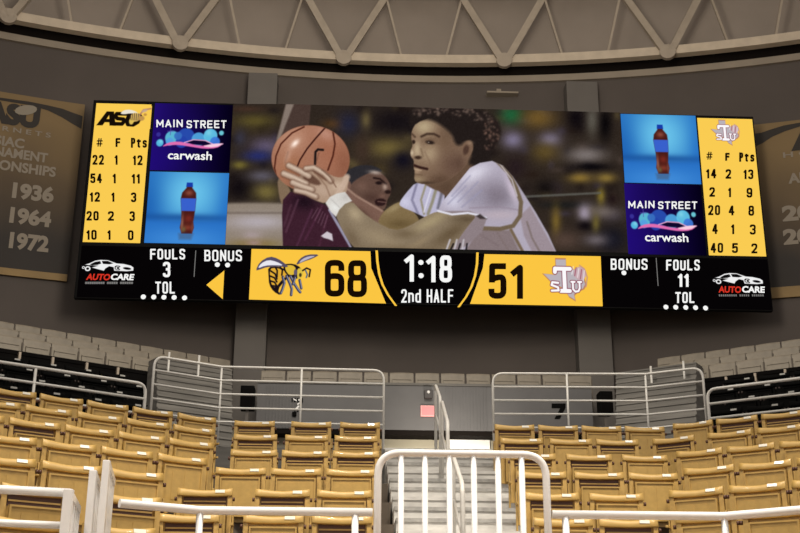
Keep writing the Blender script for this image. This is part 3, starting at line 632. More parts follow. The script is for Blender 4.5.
# ---- car wash advert
p = Pic(0, 0, 80, 68, .42); t = p.X/80
p.C[:] = np.array((34, 14, 112))*(1-t[..., None])+np.array((4, 0, 22))*t[..., None]; p.glow(6, 56, 30, 20, (30, 10, 120), .5); p.glow(30, 20, 20, 16, (24, 8, 84), .5)
for x, y, r, c in ((20, 35, 7, (92, 190, 214)), (34, 34, 9, (40, 78, 176)), (47, 36, 7, (80, 166, 222)), (59, 32, 7, (96, 196, 232)), (70, 29, 2.4, (110, 206, 220)), (8, 40.5, 3.6, (86, 190, 226)), (6, 32, 2.2, (56, 50, 150)), (18, 39, 4, (86, 160, 224)), (30, 39, 6, (36, 66, 168)), (64, 38, 5, (62, 120, 214)), (26, 33, 4, (56, 110, 190))): p.ell(x, y, r, r, c, 1.3, 0, .95)
p.glow(9, 39, 2, 2, (150, 226, 240), .6); p.glow(57, 29, 3, 3, (150, 226, 236), .5)
p.line([(18, 29), (18, 25), (18, 32)], .7, (90, 80, 170), 1, .8); p.line([(15, 28.5), (21, 28.5)], .7, (90, 80, 170), 1, .8)
p.poly([(34, 39), (44, 36), (54, 37), (62, 41), (44, 42)], (14, 6, 44), 1.2); p.poly([(10, 44.5), (16, 40), (26, 38.5), (36, 40), (48, 42.5), (60, 42), (72, 40.5), (66, 44.5), (54, 45.5), (42, 44), (28, 42), (18, 42.5)], (226, 110, 176), 1.1); p.line([(33, 39.5), (42, 36.5), (54, 37), (63, 41), (72, 40)], 1, (236, 170, 206), 1.0); p.poly([(50, 43), (62, 40), (74, 39.5), (64, 44)], (250, 206, 224), 1.2)
wash_me = unit_pic(p)
for bx, tx, tw in (((152.4, 104.2, 231, 171.2), [('carwash', 168, 151.4, 212, 160, .016)], [('MAIN', 156.5, 119.8, 182.8, 127.4), ('STREET', 186.6, 120.6, 226.5, 128.4)]),
                   ((626.2, 184.4, 703.4, 254.8), [('carwash', 644.8, 233.2, 688, 242, .016)], [('MAIN', 628.2, 201, 654.4, 208.4), ('STREET', 658, 201.6, 697, 209.2)])):
    ad = place_pic('carwash_advert', wash_me, 80, 68, *bx, 2); texts('lettering', tx, M['led_white'], 4, ad); words('lettering', tw, M['led_white'], ad, 1.35)
# ---- player statistics
YA = [(97, 103.2), (151.2, 104.8), (140.6, 243.2), (82.2, 242.2)]; YC = [(698.2, 117.6), (753, 119.8), (765.2, 256.2), (707.6, 255.8)]
def rect_from(pts): # an upright rectangle averaged from four readings
    q = [B(*p_) for p_ in pts]; return (q[0][0]+q[3][0])/2, (q[1][0]+q[2][0])/2, (q[2][2]+q[3][2])/2, (q[0][2]+q[1][2])/2
def face_rect(name, pts, m, lay, parent=None):
    x0, x1, z0, z1 = rect_from(pts); y = YB-.004*lay; mb = MB(); mb.quad((x0, y, z0), (x1, y, z0), (x1, y, z1), (x0, y, z1)); return bp(mb.build(name, m), parent)
sa = face_rect('statistics_panel', YA, M['led_yellow'], 2)
NB = .016
words('lettering', [('#', 96.6, 138.4, 102.8, 146.8, 1.15), ('F', 115.6, 138.2, 120.6, 147.2), ('Pts', 131, 138, 147, 148),
 ('22', 92.6, 155, 104, 165), ('1', 114.8, 155, 117.8, 165), ('12', 133, 155.4, 142.6, 165.4),
 ('54', 90.4, 173.6, 102, 183.4), ('1', 112.8, 173.6, 116, 183.6), ('11', 131.8, 173.8, 140, 183.8),
 ('12', 90, 192.2, 100, 202), ('1', 111.6, 192.4, 114.6, 202), ('3', 131, 192.6, 136.4, 202.4),
 ('20', 86.6, 211.2, 98.8, 220.8), ('2', 108, 211.4, 114, 221), ('3', 129.6, 211.4, 135, 221.4),
 ('10', 86.6, 230, 96.8, 240), ('1', 107.6, 230, 110.8, 240), ('0', 128, 230.4, 133.6, 240.4)], M['led_ink'], sa, 2.0)
sc_ = face_rect('statistics_panel', YC, M['led_yellow'], 2)
words('lettering', [('#', 706.2, 152, 712.4, 159.8, 1.15), ('F', 725, 153, 729.6, 161), ('Pts', 739, 152.6, 754.2, 162),
 ('14', 706, 169, 716.2, 178.6), ('2', 725.4, 169.4, 731, 179), ('13', 743.4, 169.6, 753.2, 179.4),
 ('2', 709.2, 187.4, 714.8, 197), ('1', 728, 187.6, 731, 197.4), ('9', 746.4, 188, 752.2, 197.8),
 ('20', 708, 205.2, 720, 215.4), ('4', 728.4, 205.6, 734.2, 215.6), ('8', 748.2, 205.8, 754, 216),
 ('4', 712, 224, 717.6, 234.2), ('1', 731, 224.2, 734.2, 234.4), ('3', 749.6, 224.6, 755.6, 234.8),
 ('40', 710.4, 243, 723, 253), ('5', 731.8, 243.2, 737.8, 253.2), ('2', 751.2, 243.6, 757.2, 253.6)], M['led_ink'], sc_, 2.0)
# team emblem: black letters with an insect over them
p = Pic(0, 0, 54, 24, .3); p.C[:] = (250, 204, 82)
for P_ in ([(1, 21.4), (10, 6.6), (17, 6.6), (20, 21.4), (14, 21.4), (13.4, 18), (9, 18), (7, 21.4)],): p.poly(P_, (20, 12, 6), .7, 0)
p.poly([(12.6, 10.4), (13.2, 14.6), (10.4, 14.6)], (250, 204, 82), .6, 0)
p.line([(29, 8.8), (20, 8.8), (18.8, 11.5), (21, 13.8), (27, 14.4), (27.6, 17), (26, 19.4), (17.6, 19.4)], 3.9, (20, 12, 6), .7)
p.line([(33, 8), (30.6, 16), (32, 19.6), (37, 19.8), (41, 17), (43, 11)], 4.4, (20, 12, 6), .7)
p.poly([(23, 8.4), (27, 4.6), (33, 4), (39, 6), (42, 9), (33, 8), (27, 9.4)], (236, 228, 212), 1); p.ell(38.6, 12, 5, 4.6, (214, 178, 96), 1.2); p.ell(35, 16.6, 2.2, 3.2, (222, 190, 88), 1)
for i in range(6): p.line([(33.4+i*2, 8.4), (34.6+i*1.9, 15)], .7, (60, 42, 44), .8, .85)
p.line([(43, 9), (46, 4), (53, 2.6)], 1.6, (176, 122, 104), 1.2, .9); p.ell(47, 5, 3, 1.6, (196, 168, 150), 1, -20, .8); p.ell(44.6, 13, 3, 2.6, (190, 146, 80), 1.4); p.ell(48, 9, 1.6, 1.4, (196, 146, 70), 1)
emb_me = unit_pic(p); place_pic('team_emblem', emb_me, 54, 24, 96.2, 105.8, 151.2, 128.6, 3, sa)
# state outline with letters
def tsu(bg):
    p = Pic(0, 0, 60, 50, .3); p.C[:] = bg
    st_ = [(16, 2), (28, 2), (28, 12), (38, 14), (46, 16), (48, 24), (50, 30), (47, 35), (40, 38), (36, 42), (37, 48), (30, 44), (26, 37), (20, 33), (15, 34), (10, 28), (1, 19), (15, 20), (16, 12)]
    p.poly(st_, (190, 130, 96), 1.0, 0); q = [(x*.93+1.8, y*.93+1.6) for x, y in st_]; p.poly(q, (186, 178, 184), .8, 0)
    p.ell(43, 18, 7, 7, (200, 170, 176), 1.4)
    p.line([(43, 9.5), (48, 13), (51, 22), (49, 32)], 1.4, (190, 140, 140), 1.2, .8)
    for i in range(5): p.line([(36+i*3, 11+i), (34+i*3.1, 19+i*1.6)], 1.1, (150, 70, 90) if i % 2 else (240, 232, 236), 1, .8)
    return p
def letter(p, segs, w_):
    for s_ in segs: p.line(s_, w_+1.6, (132, 60, 78), .8)
    for s_ in segs: p.line(s_, w_, (252, 250, 252), .7)
def tsu_full(bg):
    p = tsu(bg)
    letter(p, [[(16, 13.4), (32, 13.4)], [(25.5, 14), (25.5, 36)], [(21, 37), (31, 37)], [(15.4, 13.4), (15.2, 17)]], 4.4)
    letter(p, [[(18.4, 28.6), (12, 28), (11, 31), (18, 33.4), (18.6, 36.6), (11, 37)]], 2.4)
    letter(p, [[(34.6, 27.4), (34.6, 35), (37, 37.6), (40.4, 37), (42, 34), (42, 27.4)], [(33, 27.2), (36.6, 27.2)], [(40.4, 27.2), (44, 27.2)]], 2.2)
    return unit_pic(p)
tsu_me = tsu_full((250, 204, 82))
place_pic('team_emblem', tsu_me, 60, 50, 710, 119, 744.6, 147, 3, sc_)
# ---- lower strip
stripp = face_rect('score_strip', [(82, 247.5), (768, 257.5), (771.4, 310), (76.4, 297.2)], M['led_black'], 1)
words('lettering', [('FOULS', 150.2, 249, 185.2, 259.6), ('3', 163, 262, 170.4, 277.4, 2.6), ('TOL', 155.4, 281.8, 175.2, 293.8), ('BONUS', 204.4, 250, 242, 261.4),
 ('2nd HALF', 401.2, 289.4, 453.4, 302.8), ('BONUS', 610.6, 258.8, 647.4, 270), ('FOULS', 666, 259.8, 699.6, 270.6), ('11', 678, 273.6, 688.6, 287, 2.6), ('TOL', 675.2, 292.2, 694.6, 303.2)], M['led_white'], stripp, 1.75)
words('clock_digit', [('1', 404.6, 253.8, 414.4, 281.8), ('1', 426.6, 255.2, 436, 282.4), ('8', 439.4, 255.6, 452, 282.6)], M['led_white'], stripp, 4.2)
discs('clock_colon_dot', [(420.8, 262.6), (421, 275.8)], .06, M['led_white'], 3, stripp)
discs('indicator_dot', [(143.4, 297), (153.8, 297.2), (164, 297.4), (174.2, 297.6), (184.6, 298), (217.4, 264.8), (227.6, 265.2), (623.8, 273), (665.8, 307.2), (675.6, 307.4), (685.6, 307.6), (695.4, 307.8), (705.4, 308.2)], .056, M['led_white'], 3, stripp)
rect('divider', 194.6, 250.6, 195.4, 277, M['led_grey'], 3, stripp); rect('divider', 656.6, 258.2, 657.4, 286, M['led_grey'], 3, stripp)
poly_obj('bonus_arrow', [(206.4, 285), (224.4, 270.6), (222.8, 299.4)], M['led_amber'], 3, stripp)
s1 = poly_obj('score_panel', [(251.6, 249), (370.4, 251.4), (371.2, 268), (374, 280), (379, 292), (386, 303.6), (249, 299.6)], M['led_amber'], 2)
s2 = poly_obj('score_panel', [(484.4, 254.2), (600.6, 256.4), (602.6, 306.4), (470, 304), (476.5, 293), (480.5, 280), (482.8, 268)], M['led_amber'], 2)
words('score_digit', [('6', 324.8, 260, 344.4, 296.8), ('8', 347.4, 260.4, 367, 297.4)], M['led_ink'], s1, 6.0)
words('score_digit', [('5', 488.4, 263.4, 506.4, 299), ('1', 511, 264, 523.6, 299)], M['led_ink'], s2, 6.0)
def ribbon(name, L, wd, m, par):
    V, Fc = [], []
    for (x, y) in L: V += [B(x-wd/2, y, 3), B(x+wd/2, y, 3)]
    for i in range(len(L)-1): Fc.append((2*i, 2*i+1, 2*i+3, 2*i+2))
    me = bpy.data.meshes.new(name); me.from_pydata(V, [], Fc); me.materials.append(m); return bp(link(name, me), par)
ribbon('yellow_arc', [(376.6, 250.6), (377.4, 262), (379.2, 274), (382.6, 285), (388, 295), (396, 306)], 2.4, M['led_amber'], stripp)
ribbon('yellow_arc', [(477.4, 252.6), (477, 264), (475, 276), (471.4, 287), (466, 297), (458.4, 307.4)], 2.4, M['led_amber'], stripp)
# hornet (plain insect)
p = Pic(0, 0, 76, 48, .3); p.C[:] = (251, 198, 66); K = (24, 16, 22)
p.poly([(17, 17), (27, 16), (38, 20), (42, 25), (36, 30), (28, 40), (32, 46), (24, 42), (19, 35), (18, 26)], K, 1.0); p.poly([(19, 18.6), (26, 17.6), (36, 21), (39.4, 25), (33, 29), (26, 38), (22, 36), (19.6, 28)], (226, 172, 52), .8)
for i, (a, b) in enumerate((((24, 16), (27, 27)), ((30, 17), (32, 25)), ((20, 21), (27, 29)), ((19, 26), (27, 32)), ((19.6, 31), (27, 36)), ((22, 36), (28, 39)))): p.line([a, ((a[0]+b[0])/2+1.4, (a[1]+b[1])/2-1), b], 1.7, K, .7)
p.poly([(33, 14), (44, 13), (52, 17), (54, 24), (49, 29), (40, 27), (34, 21)], K, 1); p.poly([(35, 15), (43, 14.4), (47, 18), (46, 24), (40, 25.4), (35.6, 20)], (224, 186, 58), .8); p.poly([(48, 18), (53, 17.6), (55, 22), (53, 28), (49, 29.6), (48, 25)], (220, 192, 70), .8); p.ell(46.4, 22, 1.8, 3.4, (96, 86, 110), .8); p.ell(51.6, 24.6, 1.4, 2, (66, 52, 30), .8)
p.poly([(4, 21), (8, 12), (18, 6), (27, 8), (36, 14), (39, 17), (28, 16.4), (16, 17), (8, 20)], (84, 76, 100), .8); p.poly([(6, 19), (9.4, 13.4), (17, 9.6), (26, 11.4), (34, 15.4), (24, 15), (14, 15.6)], (232, 232, 240), .8)
p.poly([(46, 15), (50, 8), (58, 3.4), (72, 3), (64, 7.6), (54, 11)], (86, 78, 98), .8); p.poly([(49, 13), (53, 8), (60, 5), (68, 4.6), (58, 8.6)], (190, 184, 200), .8)
for P_ in ([(33, 27), (35, 33), (33, 40), (31.6, 43.4)], [(37, 26), (41, 34), (43, 39), (42.6, 45)], [(41, 26), (45, 33), (50, 40), (52, 42)], [(46, 27), (44, 34)], [(51, 30), (53, 38)]): p.line(P_, 2.8, (62, 62, 86), .8); p.line([(x+.7, y) for x, y in P_], .7, (186, 190, 210), .6, .8)
p.line([(54, 20), (58, 17.4), (62, 19), (61, 26)], 1.6, K, .8); p.line([(57, 20), (59, 24), (58, 27)], 1.6, (90, 110, 130), .8)
hm = unit_pic(p); place_pic('hornet_emblem', hm, 76, 48, 251.6, 251, 323.4, 298, 3, s1)
place_pic('team_emblem', tsu_full((251, 198, 66)), 60, 50, 541.4, 256.6, 595.4, 303.4, 3, s2)
# car repair logo
p = Pic(0, 0, 60, 18, .22); p.C[:] = (6, 4, 5); W = (240, 240, 240)
p.poly([(3, 7.6), (8, 5.6), (14, 2), (20, .8), (28, 1), (34, 3.4), (38, 5), (46, 5.6), (54, 7.6), (57, 10), (57, 14), (50, 15), (36, 14.6), (35, 10), (30, 8.8), (26, 12), (24.6, 14.8), (20, 13.6), (11, 11), (18, 8.6), (9, 8)], W, .6, 0)
p.poly([(8.6, 7), (14, 3.6), (19.6, 2.4), (21, 5.6), (17, 7.4), (11, 8)], (6, 4, 5), .5, 0); p.poly([(21.4, 2.2), (28, 2), (34.4, 5), (30, 6.4), (23, 6)], (6, 4, 5), .5, 0)
p.poly([(36, 7.6), (43, 8.2), (41, 11), (43, 14), (36.6, 13.6)], (6, 4, 5), .6); p.ell(39.6, 11, 2.4, 2.2, W, .8); p.ell(40, 11, 1.4, 1.4, (6, 4, 5), .6); p.ell(50, 11.4, 4.4, 1.6, (6, 4, 5), .6, 8)
p.ell(6.6, 12.6, 3.2, 3.2, W, .6); p.ell(6.6, 12.6, 1.6, 1.6, (6, 4, 5), .6); p.ell(1.8, 11.2, 1.6, 1.8, W, .6); p.ell(1.8, 11.2, .7, .8, (6, 4, 5), .6); p.ell(30.4, 13, 3.8, 3, (6, 4, 5), .6)
car_me = unit_pic(p)
for (cx0, cy0, cx1, cy1), tx, sub in (((82, 259.6, 136.4, 273.4), ((86.2, 274, 110.4, 280.4), (111, 274, 134.4, 280.4)), (85.4, 282, 133.4, 284.2)), ((712.4, 272.8, 765, 286.2), ((718, 286.4, 741, 293), (741.8, 286.4, 764.8, 293)), (718.6, 294.6, 764, 296.6))):
    lg = place_pic('repair_shop_logo', car_me, 60, 18, cx0, cy0, cx1, cy1, 3, stripp)
    texts('lettering', [('AUTO', *tx[0])], M['led_red'], 4, stripp, .035, .15); texts('lettering', [('CARE', *tx[1])], M['led_white'], 4, stripp, .04, .12)
    mb = MB(); xs = np.linspace(sub[0], sub[2], 23)
    for i in range(22):
        if i in (9, 15): continue
        a, b = B(xs[i], sub[1], 4), B(xs[i+1]-.5, sub[3], 4); mb.quad((a[0], a[1], b[2]), (b[0], a[1], b[2]), (b[0], a[1], a[2]), (a[0], a[1], a[2]))
    bp(mb.build('small_print', M['led_grey']), stripp)

# ================================================================ WALL BANNERS
def hit_cyl(x, y, r):
    d = ray(x, y); o = CAM_POS[:2]-WC; a = d[0]**2+d[1]**2; b = 2*(o@d[:2]); c = o@o-r*r
    t = (-b+math.sqrt(b*b-4*a*c))/(2*a); P = CAM_POS+d*t; return math.atan2(P[0]-WC[0], P[1]-WC[1]), P[2]
RB = WR-.09
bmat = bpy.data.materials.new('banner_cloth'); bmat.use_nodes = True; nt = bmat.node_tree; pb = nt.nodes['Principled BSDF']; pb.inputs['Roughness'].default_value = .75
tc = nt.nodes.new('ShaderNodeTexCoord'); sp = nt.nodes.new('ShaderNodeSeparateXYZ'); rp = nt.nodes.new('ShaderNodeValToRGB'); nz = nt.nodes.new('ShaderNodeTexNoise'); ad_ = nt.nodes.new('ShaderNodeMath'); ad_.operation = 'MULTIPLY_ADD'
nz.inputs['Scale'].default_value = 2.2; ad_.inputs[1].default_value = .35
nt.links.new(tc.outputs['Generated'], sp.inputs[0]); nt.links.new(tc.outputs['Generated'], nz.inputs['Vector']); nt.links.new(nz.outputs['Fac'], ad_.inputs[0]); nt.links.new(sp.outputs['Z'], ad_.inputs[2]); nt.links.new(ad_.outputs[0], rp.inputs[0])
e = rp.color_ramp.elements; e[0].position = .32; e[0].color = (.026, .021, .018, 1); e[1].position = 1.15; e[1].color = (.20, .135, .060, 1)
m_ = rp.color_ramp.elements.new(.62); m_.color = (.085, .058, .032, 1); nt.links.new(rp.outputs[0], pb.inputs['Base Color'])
def cyl_patch(mb, a0, a1, z0, z1, r, n=14):
    V = [[mb.bm.verts.new(cyl(r, a0+(a1-a0)*i/n, z)) for z in (z0, z1)] for i in range(n+1)]
    for i in range(n): mb.bm.faces.new((V[i][0], V[i+1][0], V[i+1][1], V[i][1]))
def banner(side, aedge, width, z0, z1, zh, label, items, swoosh):
    a0, a1 = (aedge-width, aedge) if side < 0 else (aedge, aedge+width)
    am = (a0+a1)/2; root = empty('wall_banner', cyl(RB, am, z0)); tag(root, label, 'banner', 'championship banners on the wall'); inv = Matrix.Translation(root.location).inverted()
    def P(o): o.parent = root; o.matrix_parent_inverse = inv; return o
    mb = MB(); prev = None
    for i in range(19):
        a = a0+(a1-a0)*i/18; v = [mb.bm.verts.new(cyl(r, a, z)) for r, z in ((RB, zh), (RB+.05, zh), (RB+.05, z1), (RB, z1))]
        if prev:
            for j in range(4): mb.bm.faces.new((prev[j], prev[(j+1) % 4], v[(j+1) % 4], v[j]))
        else: mb.bm.faces.new(v)
        prev = v
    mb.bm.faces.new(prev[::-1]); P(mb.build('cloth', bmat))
    mb = MB(); prev = None
    for i in range(19):
        a = a0+(a1-a0)*i/18; v = [mb.bm.verts.new(cyl(r, a, z)) for r, z in ((RB, z0), (RB+.05, z0), (RB+.05, zh), (RB, zh))]
        if prev:
            for j in range(4): mb.bm.faces.new((prev[j], prev[(j+1) % 4], v[(j+1) % 4], v[j]))
        else: mb.bm.faces.new(v)
        prev = v
    mb.bm.faces.new(prev[::-1]); P(mb.build('gold_hem', M['bgold']))
    for nm, s, x0, xa, zA, zB, m, bold in items:
        uv, fs = text_mesh(s, bold); V = [cyl(RB-.012, x0+u*(xa-x0), zA+v*(zB-zA)) for u, v in uv]
        me = bpy.data.meshes.new(nm); me.from_pydata(V, [], fs); me.materials.append(m); P(link(nm, me))
    for L, wd in swoosh:
        V, Fc = [], []
        for i, ((a, z), h) in enumerate(zip(L, wd)): V += [cyl(RB-.008, a, z-h/2), cyl(RB-.008, a, z+h/2)]
        for i in range(len(L)-1): Fc.append((2*i, 2*i+1, 2*i+3, 2*i+2))
        me = bpy.data.meshes.new('swoosh'); me.from_pydata(V, [], Fc); me.materials.append(M['bink']); P(link('swoosh', me))
    return root, P
H = hit_cyl
aE = (H(79, 150, RB)[0]+H(73.5, 230, RB)[0])/2
zT = H(60, 101, RB)[1]; zHm = H(35, 271, RB)[1]; zB_ = H(35, 278, RB)[1]
def bt(nm, s, xr, yt, yb, wpx, bold=.03, m='btext', xl=None):   # lettering whose right end is read at xr
    ym = (yt+yb)/2; ar = H(xr, ym, RB)[0]; al = H(xr-wpx, ym, RB)[0]
    xm = xr-12; zt, zb = H(xm, yt, RB)[1], H(xm, yb, RB)[1]; return (nm, s, al, ar, zb, zt, M[m], bold)
wE = .135
items = [bt('lettering', 'SIAC', 24.6, 137.4, 147.4, 30, .035), bt('lettering', 'TOURNAMENT', 48, 151.8, 161.6, 92, .035), bt('lettering', 'CHAMPIONSHIPS', 56, 165.8, 176, 112, .035),
 bt('lettering', '1936', 54, 185.6, 202.4, 42, .05), bt('lettering', '1964', 51.4, 210, 227, 42, .05), bt('lettering', '1972', 49, 235, 252, 40, .05), bt('team_lettering', 'ASU', 40, 106, 128, 56, .07, 'bink'), bt('small_lettering', 'H O R N E T S', 51, 131.4, 136.4, 76, .02)]
def sw(pts): return [H(x, y, RB) for x, y in pts]
ban, P1 = banner(-1, aE, wE, zB_, zT, zHm, 'dark gold wall banner left of the scoreboard listing 1936, 1964 and 1972', items,
 [(sw([(-30, 98), (0, 99), (30, 103.6), (48, 108), (62, 113), (72, 118), (82, 122.6)]), [.06, .07, .09, .13, .22, .28, .34])])
mb = MB()
cA, cZ = H(26, 110, RB-.02)
for i in range(1): mb.bm.faces.new([mb.bm.verts.new(cyl(RB-.02, cA+.0085*math.cos(t_), cZ+.13*math.sin(t_)+.06*math.cos(t_))) for t_ in np.linspace(0, 2*math.pi, 14, endpoint=False)])
P1(mb.build('pale_wing', M['bwhite']))
aE2 = (H(757, 150, RB)[0]+H(768, 285, RB)[0])/2-.012
def bt2(nm, s, xl, yt, yb, wpx, bold=.04, m='btext'):
    ym = (yt+yb)/2; al = H(xl, ym, RB)[0]; xm = xl+6; return (nm, s, al, al+wpx*.00103, H(xm, yb, RB)[1], H(xm, yt, RB)[1], M[m], bold)
items = [bt2('team_lettering', 'ASU', 790, 129, 151, 56, .07, 'bink'), bt2('small_lettering', 'H O R N E T S', 783, 152, 157.6, 74, .02), bt2('lettering', 'APPEARANCES', 788, 173, 183.6, 76), bt2('lettering', '2001', 782, 205.6, 221.6, 42, .05), bt2('lettering', '2004', 783, 229, 245, 42, .05)]
banner(1, aE2, wE, H(790, 297, RB)[1], H(780, 122, RB)[1], H(785, 286.6, RB)[1], 'dark gold wall banner half hidden behind the right edge of the scoreboard', items,
 [(sw([(752, 141), (762, 138), (772, 133), (784, 128.6), (800, 124.6), (825, 121), (850, 119)]), [.36, .28, .2, .16, .1, .08, .06])])

# ================================================================ SIGNS ON THE FASCIA AND CONCOURSE
def fp(x, y): return atY(x, y, FY)
def fbox(name, x0, y0, x1, y1, d, m, bevel=0): a, b = fp(x0, y1), fp(x1, y0); return MB().box(a[0], b[0], FY-d, FY-.002, a[2], b[2]).build(name, m, bevel=bevel)
sgn = tag(fbox('wall_sign', 420.4, 406, 436.6, 416.8, .05, M['pink'], .012), 'small pink rectangular sign on grey fascia above the stairs', 'sign')
a, b = fp(421.6, 415.6), fp(435.4, 407.2); MB().box(a[0], b[0], FY-.056, FY-.05, a[2], b[2]).build('sign_face', M['pinkface'], sgn)
bx = tag(fbox('alarm_box', 424, 391, 432.2, 399.6, .14, M['darkbox'], .02), 'small dark alarm box with a white lamp above the pink sign', 'box')
c = fp(428, 393.6); MB().ball((c[0], FY-.15, c[2]), .035).build('lamp', M['lamp_glare_white'], bx)
def painted_seven(x0, y0, x1, y1, d, m, par=None, nm='painted_numeral'):
    mb = MB(); P = [(x0, y0), (x1, y0), (x1, y0+(y1-y0)*.28), (x0+(x1-x0)*.58, y1), (x0+(x1-x0)*.2, y1), (x1-(x1-x0)*.38, y0+(y1-y0)*.3), (x0, y0+(y1-y0)*.3)]
    q = [fp(*t_) for t_ in P]; v0 = [mb.bm.verts.new((t_[0], FY-d, t_[2])) for t_ in q]; v1 = [mb.bm.verts.new((t_[0], FY-d+.012, t_[2])) for t_ in q]
    mb.bm.faces.new(v0); mb.bm.faces.new(v1[::-1])
    for i in range(7): mb.bm.faces.new((v0[i], v0[(i+1) % 7], v1[(i+1) % 7], v1[i]))
    return mb.build(nm, m, par)
tag(painted_seven(551.6, 403.6, 565.4, 419, .015, M['ink']), 'black number 7 on grey fascia right of the stairs', 'sign')
s7 = tag(painted_seven(291.6, 398, 303, 412, .014, M['ink']), 'black number mark with painted white glare on grey fascia left of the stairs', 'sign')
mb = MB()
for P in ([(293, 398.4), (296.4, 400), (297, 401.6), (293.8, 400.2)], [(298.6, 399), (301.2, 399.6), (300.4, 401.8), (298.4, 400.8)], [(297, 404), (300.2, 402), (300.4, 403.4), (297.6, 405.6)], [(295.4, 408.6), (298, 405.6), (300, 406), (297.4, 409.4)]):
    mb.bm.faces.new([mb.bm.verts.new((fp(*t_)[0], FY-.022, fp(*t_)[2])) for t_ in P])
mb.build('glare_marks', M['lamp_glare_white'], s7)  # white patches painted as glare on the black numeral
tag(fbox('junction_box', 292.4, 412.6, 296.6, 416.4, .08, M['ink']), 'tiny black box low on grey fascia under the black number mark with white glare', 'box')
for (x0, y0, x1, y1, lab) in ((239.6, 385.4, 254.6, 408, 'black loudspeaker cabinet behind the left tall railing'), (600.6, 391, 612.6, 413, 'black loudspeaker cabinet behind the right tall railing')):
    a, b = atY(x0, y1, FY-.6), atY(x1, y0, FY-.6); r = empty('loudspeaker', ((a[0]+b[0])/2, FY-.5, a[2])); tag(r, lab, 'loudspeaker', 'loudspeakers beside the fascia')
    inv = Matrix.Translation(r.location).inverted()
    o = MB().box(a[0], b[0], FY-.6, FY-.25, a[2], b[2]).build('cabinet', M['ink'], bevel=.02); o.parent = r; o.matrix_parent_inverse = inv
    o = MB().box(a[0]+.03, b[0]-.03, FY-.615, FY-.60, a[2]+.04, b[2]-.04).build('grille', M['matte_black']); o.parent = r; o.matrix_parent_inverse = inv
    o = MB().box((a[0]+b[0])/2-.03, (a[0]+b[0])/2+.03, FY-.45, FY-.38, 4.44, a[2]+.02).build('stand', M['column']); o.parent = r; o.matrix_parent_inverse = inv
# white door panel at the back of the concourse
a, b = atY(449, 450, FY+.48), atY(489.6, 433, FY+.48)
tag(MB().box(a[0], b[0], FY+.44, FY+.498, 4.44, b[2]).build('door_1', M['glassy'], bevel=.01), kind='structure')

# ================================================================ RAILINGS
def railing(name, pts, ztop, zbot, nb, dz, r, posts, label, cat, m, endr=.10, grp=None, skip_end=(False, False), rb=None):
    base = pts[0]; root = empty(name, (base[0], base[1], zbot)); tag(root, label, cat, grp); inv = Matrix.Translation(root.location).inverted()
    def P(o): o.parent = root; o.matrix_parent_inverse = inv; return o
    path = []
    if not skip_end[0]: path.append((pts[0][0], pts[0][1], zbot))
    path += [(p_[0], p_[1], ztop) for p_ in pts]
    if not skip_end[1]: path.append((pts[-1][0], pts[-1][1], zbot))
    idx = ([1] if not skip_end[0] else [])+([len(path)-2] if not skip_end[1] else [])
    P(MB().tube(rounded(path, endr, idx), r, 12).build('top_rail', m))
    for i in range(1, nb): P(MB().tube([(p_[0], p_[1], ztop-dz*i) for p_ in pts], (rb or r)*.85, 10).build('rail_bar', m))
    for q_ in posts: P(MB().tube([(q_[0], q_[1], zbot), (q_[0], q_[1], ztop-r*.5)], r*.85, 12).build('post', m))
    return root
ZC = 4.44
railing('guard_railing', [(-2.4, 14.5), (-1.62, 14.98), (.455, 15.03)], 5.5, ZC, 5, .178, .0165, [(-1.62, 14.98), (-.60, 15.0)], 'tall grey railing with horizontal bars behind the seats left of the stairs', 'railing', M['rail'], .14, 'tall railings behind the top row')
railing('guard_railing', [(1.87, 15.09), (3.85, 15.0), (4.49, 14.62)], 5.5, ZC, 5, .178, .0165, [(2.83, 15.04), (3.85, 15.0)], 'tall grey railing with horizontal bars behind the seats right of the stairs', 'railing', M['rail'], .14, 'tall railings behind the top row')
def lrail(px, z, side):   # line just behind the top wing row
    return along(px, N0L+1.22 if side < 0 else N0R+1.28, z, NL if side < 0 else NR, TL if side < 0 else TR)
a, b, c, d = [lrail(x, 5.12, -1) for x in (146, 36, -40, -75)]
railing('guard_railing', [a, b, d], 5.12, 4.0, 3, .185, .02, [b, c], 'low grey two-bar railing above the top row at the far left', 'railing', M['rail'], .12, None)
a, b, c = [lrail(x, 5.20, 1) for x in (707, 850, 880)]
railing('guard_railing', [a, b, c], 5.20, 4.0, 3, .185, .02, [b], 'low grey two-bar railing above the top row at the far right', 'railing', M['rail'], .12, None)
# small posts on the grey upper stair flights
for px, py0, py1, side in ((197, 355, 392, -1), (653, 366, 402, 1), (168, 352, 372, -1), (684, 361, 372, 1)):
    N, T = (NL, TL) if side < 0 else (NR, TR); p0 = atN(px, py1, 20.2 if side < 0 else 21.4, N); p1 = atN(px, py0, 20.2 if side < 0 else 21.4, N)
    tag(MB().tube([(p0[0], p0[1], p0[2]-.25), (p0[0], p0[1], p1[2])], .022, 8).build('handrail_post', M['rail']), 'thin pale upright pole on the upper steps, ' + {197: 'nearer the stairs, left side', 653: 'nearer the stairs, right side', 168: 'outermost on the left side', 684: 'outermost on the right side'}[px], 'pole', 'poles on the upper steps')
